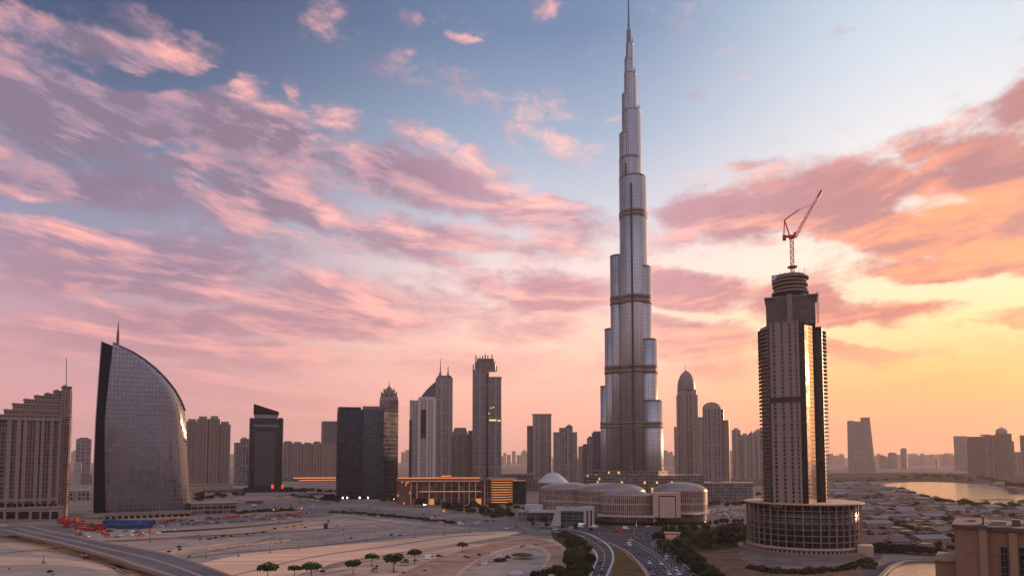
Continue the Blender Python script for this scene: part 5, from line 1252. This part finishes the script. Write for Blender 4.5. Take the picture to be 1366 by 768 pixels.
# ------------------------------------------------------------------ vehicles
M_tyre = plain('tyre', (26, 26, 28), .85, .1, 1.0); M_cwin = plain('car_glass', (18, 20, 26), .1, .05, 1.0)
def car_proto(name, mat, cat='car', L=4.5, W=1.85, h=.82, H=1.48, van=False):
    t = thing(name, 'x', cat); b = MB()
    pr = [(-L / 2, .35), (L / 2, .35), (L / 2, h * .8), (L / 2 - .25, h), (L * .22, h + .05), (-L * .42, h + .08), (-L / 2, h * .92)] if not van else [(-L / 2, .4), (L / 2, .4), (L / 2, 1.1), (L / 2 - .5, 1.3), (L / 2 - .9, H), (-L / 2, H)]
    n = len(pr); b0 = len(b.v)
    for y in (-W / 2, W / 2): b.v += [(x, y, z) for x, z in pr]
    for i in range(n):
        j = (i + 1) % n; b.f.append((b0 + i, b0 + j, b0 + n + j, b0 + n + i)); b.uv += [(0, 0)] * 4; b.sm.append(False)
    b.f.append(tuple(b0 + i for i in range(n))[::-1]); b.f.append(tuple(b0 + n + i for i in range(n))); b.uv += [(0, 0)] * (2 * n); b.sm += [False, False]
    if not van: b.prism([(-L * .36, -W * .42), (L * .02, -W * .42), (L * .02, W * .42), (-L * .36, W * .42)], H - .06, H)
    b.build('body', mat, t)
    c = MB()
    if not van: c.prism([(-L * .44, -W * .46), (L * .2, -W * .46), (L * .2, W * .46), (-L * .44, W * .46)], h + .03, H - .05, top=[(-L * .36, -W * .41), (L * .03, -W * .41), (L * .03, W * .41), (-L * .36, W * .41)])
    else: c.prism([(L * .1, -W / 2 - .01), (L / 2 - .55, -W / 2 - .01), (L / 2 - .55, W / 2 + .01), (L * .1, W / 2 + .01)], 1.25, H - .3)
    c.build('windows', M_cwin, t)
    for x in (-L * .3, L * .31):
        for y in (-W / 2, W / 2 - .2):
            w = MB(); P = [(x + .33 * math.cos(a), .33 + .33 * math.sin(a)) for a in [2 * math.pi * k / 10 for k in range(10)]]
            w.quad([(q[0], y, q[1]) for q in P]); w.quad([(q[0], y + .2, q[1]) for q in P][::-1])
            for k in range(10): j = (k + 1) % 10; w.quad([(P[k][0], y, P[k][1]), (P[k][0], y + .2, P[k][1]), (P[j][0], y + .2, P[j][1]), (P[j][0], y, P[j][1])])
            w.build('wheel', M_tyre, t)
    return t
def paint(name, c): return plain(name, c, .3, .04, 1.0, 0.0, spec=.6)
cars = {'white': car_proto('parked_car', paint('white_paint', (214, 210, 206))), 'red': car_proto('parked_car', paint('red_paint', (150, 26, 28))), 'grey': car_proto('parked_car', paint('grey_paint', (120, 118, 120))),
        'black': car_proto('parked_car', paint('black_paint', (28, 28, 32))), 'orange': car_proto('parked_van', paint('orange_paint', (176, 72, 46)), 'van', 5.4, 2.0, .9, 2.3, True), 'redvan': car_proto('parked_van', paint('red_paint', (150, 26, 28)), 'van', 5.4, 2.0, .9, 2.4, True),
        'whitevan': car_proto('parked_van', MATS['white_paint'], 'van', 5.6, 2.0, .9, 2.4, True)}
cu = set()
CR = random.Random(9)
def car(k, px, py, rz, label, group=None, s=1.0, z=0.2, name=None):
    p = gr(px, py, z)
    if k not in cu:
        cu.add(k); o = cars[k]; o.location = p; o.rotation_euler.z = rz; o['label'] = label; o.scale = (s, s, s)
        if group: o['group'] = group
    else: o = dup(cars[k], p, rz, s, label, group)
    return o
def bearing(l_, r_, f, py):
    pts = line_between(l_, r_, f, 0, 0.2)
    best = min(range(len(pts) - 1), key=lambda i: abs((612 + 911 * 70 / pts[i].y) - py)); d = pts[best + 1] - pts[best]
    return pts[best].lerp(pts[best + 1], .5), math.atan2(d.y, d.x)
def road_car(k, l_, r_, f, py, label, s=1.15):
    p, rz = bearing(l_, r_, f, py); o = car(k, 700, 740, rz, label, None, s); o.location = (p.x, p.y, .22); o.name = 'moving_' + o.name.split('.')[0].split('_')[-1] if 0 else o.name
for a in ((cars and 'white', h_n, h_r, .18, 744, 'white car in the left lane of the right carriageway, beside the barrier'), ('white', h_n, h_r, .45, 740, 'white car in the middle of the right carriageway near the kiosk'),
          ('red', h_n, h_r, .75, 746, 'red car in the right carriageway beside the hedge'), ('whitevan', h_l, h_m, .6, 726, 'white van at the top of the left carriageway near the junction'), ('white', h_n, h_r, .15, 763, 'white car lowest in the right carriageway'),
          ('grey', h_l, h_m, .85, 762, 'grey car low in the left carriageway beside the barrier'), ('white', h_l, h_m, .4, 748, 'white car in the middle of the left carriageway'), ('black', h_l, h_m, .2, 756, 'black car in the outer lane of the left carriageway'),
          ('black', w_l, w_r, .3, 748, 'black car on the bend of the ramp road'), ('black', w_l, w_r, .6, 760, 'black car lowest on the ramp road'), ('red', w_l, w_r, .8, 724, 'red car at the head of the ramp road'), ('white', w_l, w_r, .4, 716, 'white car joining the ramp road from the junction')):
    road_car(*a)
for k, px, py, rz, lab in (('redvan', 822, 710, .1, 'red van left of the pair of vans in the middle of the junction'), ('orange', 829, 710, .1, 'orange van between two red vehicles in the middle of the junction'), ('red', 834, 709.5, .1, 'red car right of the orange van in the middle of the junction'), ('red', 802, 707, .2, 'red car on the junction near the white mall entrance'),
                       ('whitevan', 775, 703, .1, 'white van before the white mall entrance'), ('orange', 779, 702.5, .1, 'orange van beside the white mall entrance'), ('red', 690, 703, .05, 'red car on the boulevard left of the mall'), ('white', 925, 695, .2, 'white car passing below the right drum of the mall'), ('grey', 880, 704, .1, 'grey car on the road below the portal panel'), ('white', 842, 721, -.6, 'white car leaving the junction for the highway'),
                       ('grey', 700, 709, .1, 'grey car at the right end of the sand field'), ('whitevan', 573, 745, .2, 'white van under the trees at the edge of the sand'), ('black', 586, 742, .2, 'black car parked by the row of umbrella trees'), ('white', 110, 741, .4, 'white car under the left side of the viaduct'), ('red', 116, 744, .4, 'red car beside the viaduct on the lower lot')):
    car(k, px, py, rz, lab, None, 1.15)
n = 0
for x, y in inside([(78, 692), (110, 694), (143, 702), (148, 709), (120, 711), (84, 703)], 62): car(CR.choice(('red', 'red', 'redvan')), x, y, CR.choice((.1, 1.6)), 'red vehicle in the crowded rows beside the viaduct', 'red vehicles in the crowded rows', 1.35, .1)
for x, y in inside([(88, 707), (150, 709), (235, 706), (236, 710), (165, 717), (110, 716)], 46): car(CR.choice(('grey', 'white', 'black', 'grey', 'white', 'orange')), x, y, CR.choice((.1, 1.6)), 'grey, white or black vehicle in the rows just below the red ones', 'pale vehicles below the red rows', 1.15, .1)
for x, y in along([(205, 697), (262, 694), (310, 691), (360, 688), (420, 684)], 40, 3.5): car(CR.choice(('orange', 'redvan', 'white', 'grey', 'red', 'black')), x, y, CR.choice((.15, 1.6)), 'vehicle in the long row of parked cars below the sail tower wing', 'cars in the long row', 1.3, .1)
for x, y in along([(215, 702), (270, 698), (330, 695), (400, 689)], 34, 3): car(CR.choice(('black', 'grey', 'white', 'red', 'grey')), x, y, CR.choice((.15, 1.6)), 'vehicle in the lower long row of parked cars', 'cars in the lower long row', 1.15, .1)
for x, y in inside([(948, 681), (985, 678), (1000, 682), (990, 690), (955, 691)], 44): car(CR.choice(('white', 'grey', 'black', 'white')), x, y, CR.choice((.3, 1.8)), 'parked car in the car park right of the mall', 'cars in the mall car park', 1.1, .1)
for x, y in along([(370, 662), (410, 663), (440, 672)], 18, 3): car(CR.choice(('white', 'grey', 'red', 'black')), x, y, .2, 'parked car near the foot of the black slanted tower', 'cars at the black tower', 1.3, .1)

# blue covered stores beside the red vehicles
M_tarp = plain('blue_tarpaulin', (24, 46, 84), .6, .16, .4); M_tarp2 = plain('dark_blue_tarpaulin', (24, 46, 84), .6, .16, .4)
def store(w, mt):
    t = thing('storage_tent', 'x', 'tent'); d, h = 9, 3.4
    MB().box(-w / 2, w / 2, 0, d, 0, h).build('wall', mt, t)
    m = MB(); a, b, c, e = (-w / 2 - .3, -.3, h), (w / 2 + .3, -.3, h), (w / 2 + .3, d + .3, h), (-w / 2 - .3, d + .3, h); r0, r1 = (-w / 2 - .3, d / 2, h + 1.8), (w / 2 + .3, d / 2, h + 1.8)
    m.quad([a, b, r1, r0]); m.quad([c, e, r0, r1]); m.quad([b, c, r1]); m.quad([e, a, r0]); m.build('roof', mt, t); return t
s1, s2 = store(13, M_tarp), store(13, M_tarp2)
for k, (px, py) in enumerate(((145, 699), (158, 700), (171, 700), (183, 701.5), (194, 700), (150, 704), (164, 705), (178, 705), (190, 704.5))):
    d = k in (0, 4, 6); s = s2 if d else s1; lab = ('dark blue' if d else 'bright blue') + ' tarpaulin tent in the blue block right of the red vehicles'
    g_ = ('dark' if d else 'bright') + ' blue tents'; key = s.name
    if key not in used: used.add(key); s.location = gr(px, py); s.rotation_euler.z = .1; s['label'] = lab; s['group'] = g_
    else: dup(s, gr(px, py), TR.uniform(0, .2), 1, lab, g_)

# ------------------------------------------------------------------ viaduct in the bottom left corner
def viaduct():
    zt = 6.5
    le = [(2, 706), (25, 712), (70, 722), (140, 740), (181, 754), (222, 767), (290, 792), (370, 830)]
    ri = [(38, 702), (61, 708), (100, 716), (140, 724.5), (222, 740), (299, 766), (370, 796), (460, 840)]
    A = dense([gr(x, y, zt) for x, y in le], 8); B = dense([gr(x, y, zt) for x, y in ri], 8)
    t = thing('viaduct', 'raised concrete road with solid parapets curving out of the bottom left corner', 'viaduct', (A[0].x, A[0].y, 0))
    o = Vector((A[0].x, A[0].y, 0)); A = [a - o for a in A]; B = [b - o for b in B]
    dk = MB(); sd_ = MB()
    for i in range(len(A) - 1):
        a0, a1, b0, b1 = A[i], A[i + 1], B[i], B[i + 1]; dz = Vector((0, 0, 1.8))
        dk.quad([a0, a1, b1, b0] if (a1 - a0).cross(b0 - a0).z > 0 else [a0, b0, b1, a1])
        sd_.quad([a0 - dz, a1 - dz, a1 - Vector((0, 0, .05)), a0 - Vector((0, 0, .05))]); sd_.quad([b1 - dz, b0 - dz, b0 - Vector((0, 0, .05)), b1 - Vector((0, 0, .05))]); sd_.quad([a0 - dz, b0 - dz, b1 - dz, a1 - dz])
    dk.build('deck', M_asph2, t); sd_.build('girder', plain('girder_concrete', (118, 104, 96), .85, .15, .2), t)
    MBp = ribbon(MB(), A, .7, zt - .1, 1.3); MBp.build('parapet', plain('parapet_concrete', (148, 134, 126), .85, .12, .2), t)
    ribbon(MB(), B, .7, zt - .1, 1.5).build('parapet', MATS['parapet_concrete'], t)
    C = [a.lerp(b, .5) for a, b in zip(A, B)]; ribbon(MB(), C, .9, zt, .9).build('median_wall', MATS['parapet_concrete'], t)
    for i in range(4, len(A) - 1, 4):
        q = C[i]; MB().cyl(q.x, q.y, 1.6, 0, zt - 1.8, 12).build('pier', MATS['girder_concrete'], t)
viaduct()

# ------------------------------------------------------------------ lamps, walls and small things on the sand
def lamp_proto(h, label):
    t = thing('street_lamp', label, 'street lamp'); MB().cyl(0, 0, .22, 0.9, h, 8, .1).build('pole', M_steel_dark, t)
    MB().box(-.9, .9, -.7, .7, 0, .9).build('base', M_conc, t); MB().bar((0, 0, h), (1.8, 0, h + .3), .14).build('arm', M_steel_dark, t); MB().box(1.5, 2.6, -.22, .22, h + .2, h + .42).build('lamp_head', M_concr, t); return t
lp = lamp_proto(9.0, 'x')
for k, (px, py) in enumerate(((275, 744), (318, 742), (360, 737), (398, 732), (436, 727), (460, 724), (489, 722), (523, 719), (553, 717), (592, 714), (627, 710), (653, 708))):
    lab = 'street lamp on a square base in the row along the sand field'; p = gr(px, py)
    if k == 0: lp.location = p; lp['label'] = lab; lp['group'] = 'lamps along the sand field'
    else: dup(lp, p, .4, 1, lab, 'lamps along the sand field')
for px, py, s, lab in ((849, 717, 1.75, 'tall street lamp standing on the junction above the highway'), (892, 702, 1.5, 'street lamp in front of the blank portal panel of the mall'), (892, 713, 1.1, 'short street lamp beside the pink kiosk'), (703, 701, 1.1, 'street lamp on the boulevard left of the mall'), (200, 724, 1.1, 'street lamp beside the viaduct on the sand lot'), (58, 751, 1.2, 'street lamp standing alone on the lower lot'), (688, 704, 1.3, 'street lamp at the right tip of the sand field'),
                   (968, 697, 1.4, 'street lamp on the pale road near the car park'), (912, 738, 1.2, 'street lamp in the highway hedge'), (800, 722, 1.2, 'street lamp at the head of the ramp road')):
    dup(lp, gr(px, py), TR.uniform(-1, 1), s, lab)
    o = COL.objects
def wall(pts, h, w, label, mat, name='low_wall', z=0.0): tag(ribbon(MB(), dense([gr(x, y) for x, y in pts], 5), w, z, h).build(name, mat), label, 'wall')
wall([(130, 723), (155, 722), (200, 720), (260, 716), (330, 712), (390, 704), (421, 698)], 1.3, .8, 'thin curved wall across the sand below the parked cars', plain('ochre_wall', (128, 98, 72), .85))
wall([(212, 710), (260, 708), (330, 703), (402, 696)], 1.8, 1.6, 'dark long wall right below the lower row of parked cars', plain('dark_wall', (70, 62, 58), .85))
wall([(276, 733), (320, 728), (380, 721), (450, 713), (520, 706), (592, 698)], 1.1, .5, 'pale low fence running beside the row of street lamps', plain('fence_pale', (150, 136, 126), .8), 'low_fence')
wall([(330, 741), (400, 733), (460, 726), (523, 721), (600, 715), (690, 708)], .5, .7, 'kerb wall along the upper edge of the pale sand field', M_kerb, 'kerb_wall')
wall([(600, 731), (650, 723), (700, 716), (735, 719)], .9, .6, 'reddish low wall along the outer edge of the red track', MATS['red_wall'])
wall([(430, 766), (500, 752), (560, 742), (600, 735)], .4, .9, 'thin dusty ridge under the umbrella trees', M_track, 'sand_ridge')
wall([(-40, 705), (10, 700), (60, 699), (120, 696), (250, 692)], 1.2, .8, 'pale low wall in front of the sail tower podium', M_concr)
MS = random.Random(3)
for k in range(46):                                # pieces of rubble along the pale fence
    f = k / 45; px = 278 + 312 * f; py = 734 - 36 * f + MS.uniform(-.4, .6); s = MS.uniform(.5, 1.2); p = gr(px, py)
    m = MB().cyl(0, 0, s, 0, s * MS.uniform(.6, 1.3), 6, s * MS.uniform(.3, .7)); o = m.build('rubble_heap', MATS['dark_concrete'] if k % 3 else M_concr); o.location = p
    tag(o, 'small heap of rubble along the pale low fence', 'rubble', 'rubble along the fence')
F = Frame(436, Y=gr(436, 705).y); t = F.thing('hut', 'small dark hut alone on the sand above the row of lamps', 'hut'); F.box(t, 'wall', 433.5, 439, None, 698.6, -2, 3, plain('hut_wall', (48, 44, 46), .8)); F.box(t, 'roof', 433, 439.5, 698.6, 697.8, -2.4, 3.4, M_roofd)
F = Frame(897, Y=gr(897, 723).y); t = F.thing('kiosk', 'small kiosk with a bright pink front, its glow painted on, among the bushes by the highway', 'kiosk'); F.box(t, 'wall', 886, 905, None, 711.5, -2, 6, M_pinkp); F.box(t, 'roof', 884.5, 906, 711.5, 710.4, -3, 7, M_concr)
F.box(t, 'glowing_front', 888, 900.5, 720, 713, -2.4, -1.9, plain('pink_screen', (226, 170, 146), .5)); F.box(t, 'door', 902, 904.5, None, 714, -2.3, -1.9, M_black_gl)  # front emits nothing; its lit look is only the pale pink colour
F = Frame(869, Y=gr(869, 732).y); t = F.thing('road_sign', 'grey panel sign on two posts between the carriageways', 'sign'); F.box(t, 'panel', 867.3, 871.5, 728.5, 723.5, 0, .4, M_concr)
for px in (868, 870.6): F.box(t, 'post', px, px + .4, None, 728.5, .1, .4, M_steel_dark)
F = Frame(697, Y=gr(697, 745).y); t = F.thing('shade_canopy', 'dark oval shade canopy on the gravel inside the red track', 'canopy')
MB().lathe(F.x(697), 0, [(8.2, 2.6), (7.8, 3.1), (5, 3.9), (.1, 4.3)], 24, .9).build('canopy', plain('canopy_cloth', (34, 38, 32), .9, .3, .5), t)
for dx in (-6, 0, 6): MB().cyl(F.x(697) + dx, -3, .2, 0, 2.8, 6).build('post', M_steel_dark, t)
F = Frame(688, Y=gr(688, 767).y); t = F.thing('white_tent', 'white oval tent at the bottom edge inside the red track', 'tent'); MB().lathe(F.x(688), 0, [(4.8, 0.4), (4.7, 1.6), (3.6, 2.6), (.1, 3.1)], 24, .7).build('cover', M_white, t); MB().cyl(F.x(688), 0, 4.9, 0, .4, 24, 4.9, 3.4).build('base', M_roofd, t)
for k in range(22):
    px, py = MS.uniform(641, 668), 0; py = 752 - (px - 641) * .38 + MS.uniform(-2.5, 2.5); s = MS.uniform(.7, 1.9)
    m = MB().cyl(0, 0, s, 0, s * .5, 8, s * .9); m.cyl(0, 0, s * .9, s * .5, s * .95, 8, s * .35); o = m.build('boulder', M_white if k % 4 else M_concr); o.location = gr(px, py); o.rotation_euler = (MS.uniform(-.2, .2), MS.uniform(-.2, .2), MS.uniform(0, 6))
    tag(o, 'pale boulder in the heap on the gravel inside the red track', 'boulder', 'pale boulders')
plant(shr, inside([(662, 748), (676, 742), (680, 744), (668, 750)], 6), 'small green shrub beside the pale boulders', 'shrubs beside the boulders', .6, .9)
for px, py, w in ((541, 755, 11), (502, 764, 7)):
    F = Frame(px, Y=gr(px, py).y); t = F.thing('flat_shade', 'dark flat shade under the double crowned umbrella tree' if w == 11 else 'small dark shade left of the double crowned umbrella tree', 'shade')
    MB().box(-w / 2 * F.m, w / 2 * F.m, 0, 5, 2.3, 2.7).build('roof', plain('shade_cloth', (36, 38, 34), .9, .2, .5), t)
    for dx in (-.42, .42): MB().cyl(dx * w * F.m, 1, .15, 0, 2.4, 6).build('post', M_steel_dark, t); MB().cyl(dx * w * F.m, 4, .15, 0, 2.4, 6).build('post', M_steel_dark, t)
# lamps that are lit: along the hall and the boulevard
def lit_lamp(px, py, h, mat, label, group, s=.8):
    p = gr(px, py); t = thing('site_lamp', label, 'lamp', p, 0, group); MB().cyl(0, 0, .15, 0, h, 6).build('pole', M_steel_dark, t); MB().cyl(0, 0, s, h, h + s, 8).build('lamp', mat, t)
for px, py in ((521, 669), (525.5, 669), (530, 669.5), (536, 670), (541, 670)): lit_lamp(px, py, 4.5, M_lampw, 'white lamp in the bright row between the black block and the lit hall', 'white lamps by the lit hall', .5)
lit_lamp(592, 683, 2.0, M_lampo, 'orange lamp low before the amber lit hall', None, .9)
for px, py in ((402, 683), (365, 685)): lit_lamp(px, py, 5, M_lampo, 'orange lamp above the long row of parked cars', 'orange lamps above the car rows', .7)
for px, py, w, h, lab in ((400, 655, 30, 6, 'low pale wall building right of the black slanted tower'), (425, 660, 40, 4, 'long low shed before the arcade with orange lights'), (340, 672, 26, 5, 'low shed beside the wing of the sail tower'), (540, 664, 16, 6, 'small low building left of the lit hall')):
    F = Frame(px, Y=gr(px, py).y); t = F.thing('low_shed', lab, 'shed'); MB().box(-w / 2, w / 2, 0, 12, 0, h).build('wall', M_resi_d, t); MB().box(-w / 2 - .5, w / 2 + .5, -.5, 12.5, h, h + .6).build('roof', M_concr, t)
for i, (px, py) in enumerate(((1298, 648.5), (1303, 648.8), (1317, 649.5), (1325, 650.5), (1333, 652))):
    p = gr(px, py); t = thing('boat', 'white boat moored on the far shore of the lagoon', 'boat', p, TR.uniform(-.3, .3), 'boats on the far shore'); m = MB(); m.prism([(-9, -2.4), (6, -2.4), (10, 0), (6, 2.4), (-9, 2.4)], .1, 2.2); m.build('hull', M_white, t); MB().box(-5, 3, -1.7, 1.7, 2.2, 4.4).build('cabin', M_white_p, t); MB().bar((0, 0, 4.4), (0, 0, 11 + i), .2).build('mast', M_steel_dark, t)

# traffic on the boulevard and the side road, tufts of scrub on the sand
for l_, r_, n, lab, g_ in ((bl_up, bl_dn, 46, 'vehicle driving on the wide boulevard before the towers', 'traffic on the boulevard'), ):
    for k in range(n):
        f = CR.choice((.16, .3, .42, .6, .72, .86)); P_ = line_between(l_, r_, f, 0, 0); i = CR.randrange(3, len(P_) - 2); d = P_[i + 1] - P_[i]
        q = P_[i].lerp(P_[i + 1], CR.random()); o = car(CR.choice(('white', 'white', 'grey', 'black', 'whitevan', 'red', 'grey')), 700, 740, math.atan2(d.y, d.x), lab, g_, 1.2); o.location = (q.x, q.y, .15)
for k in range(6):
    l_, r_ = ((h_l, h_m), (h_n, h_r))[k % 2]; q, rz = bearing(l_, r_, CR.choice((.14, .38, .62, .86)), CR.uniform(726, 772)); o = car(CR.choice(('white', 'grey', 'black', 'white', 'whitevan')), 700, 740, rz, 'vehicle in the traffic further along the highway', 'traffic on the highway', 1.15); o.location = (q.x, q.y, .22)
plant(shr, inside([(130, 726), (260, 704), (420, 692), (600, 700), (560, 712), (330, 730), (200, 752)], 18), 'tiny tuft of scrub on the grey sand lot', 'scrub tufts on the sand lot', .25, .6)
plant(shr, inside([(-20, 726), (60, 726), (150, 745), (190, 768), (-20, 768)], 8), 'tiny tuft of scrub on the lower lot beside the viaduct', 'scrub tufts on the lower lot', .25, .6)
plant(shr, inside([(400, 768), (470, 754), (600, 732), (690, 720), (740, 724), (640, 745), (560, 768)], 16), 'tiny tuft of scrub between the umbrella trees and the red track', 'scrub tufts under the trees', .3, .6)

for k in range(9):
    f = k / 8; P_ = dense([gr(x, y) for x, y in ((845, 722), (874.5, 739.5), (890.5, 753.5), (900.5, 767), (921, 795))], 6); q = P_[int(f * (len(P_) - 1))]
    dup(lp, q, .9, 1.2, 'street lamp in the row on the barrier between the highway carriageways', 'lamps along the highway')
for k in range(7):
    P_ = line_between(bl_up, bl_dn, -.08, 0, 0); q = P_[8 + k * 6]; dup(lp, q, -1.4, 1.3, 'street lamp along the far edge of the boulevard', 'lamps along the boulevard')

plant([small], inside([(1110, 655), (1180, 652), (1250, 680), (1366, 688), (1366, 700), (1262, 736), (1175, 736), (1120, 720)], 90), 'slim dark tree between the roofs of the low quarter before the lagoon', 'slim trees of the low quarter', .9, 1.5)

# ------------------------------------------------------------------ haze
def haze():
    m = bpy.data.materials.new('haze'); m.use_nodes = True; nt = m.node_tree; nt.nodes.clear()
    o = nt.nodes.new('ShaderNodeOutputMaterial'); v = nt.nodes.new('ShaderNodeVolumePrincipled')
    v.inputs['Color'].default_value = srgb(246, 232, 226); v.inputs['Density'].default_value = HAZE_D; v.inputs['Anisotropy'].default_value = 0.25
    nt.links.new(v.outputs[0], o.inputs['Volume'])
    h = GX + 300
    b = MB().box(-h, h, -h, h, -1.0, 920.0).build('haze', m); tag(b, kind='stuff')
HAZE_D = 3.6e-5
haze()
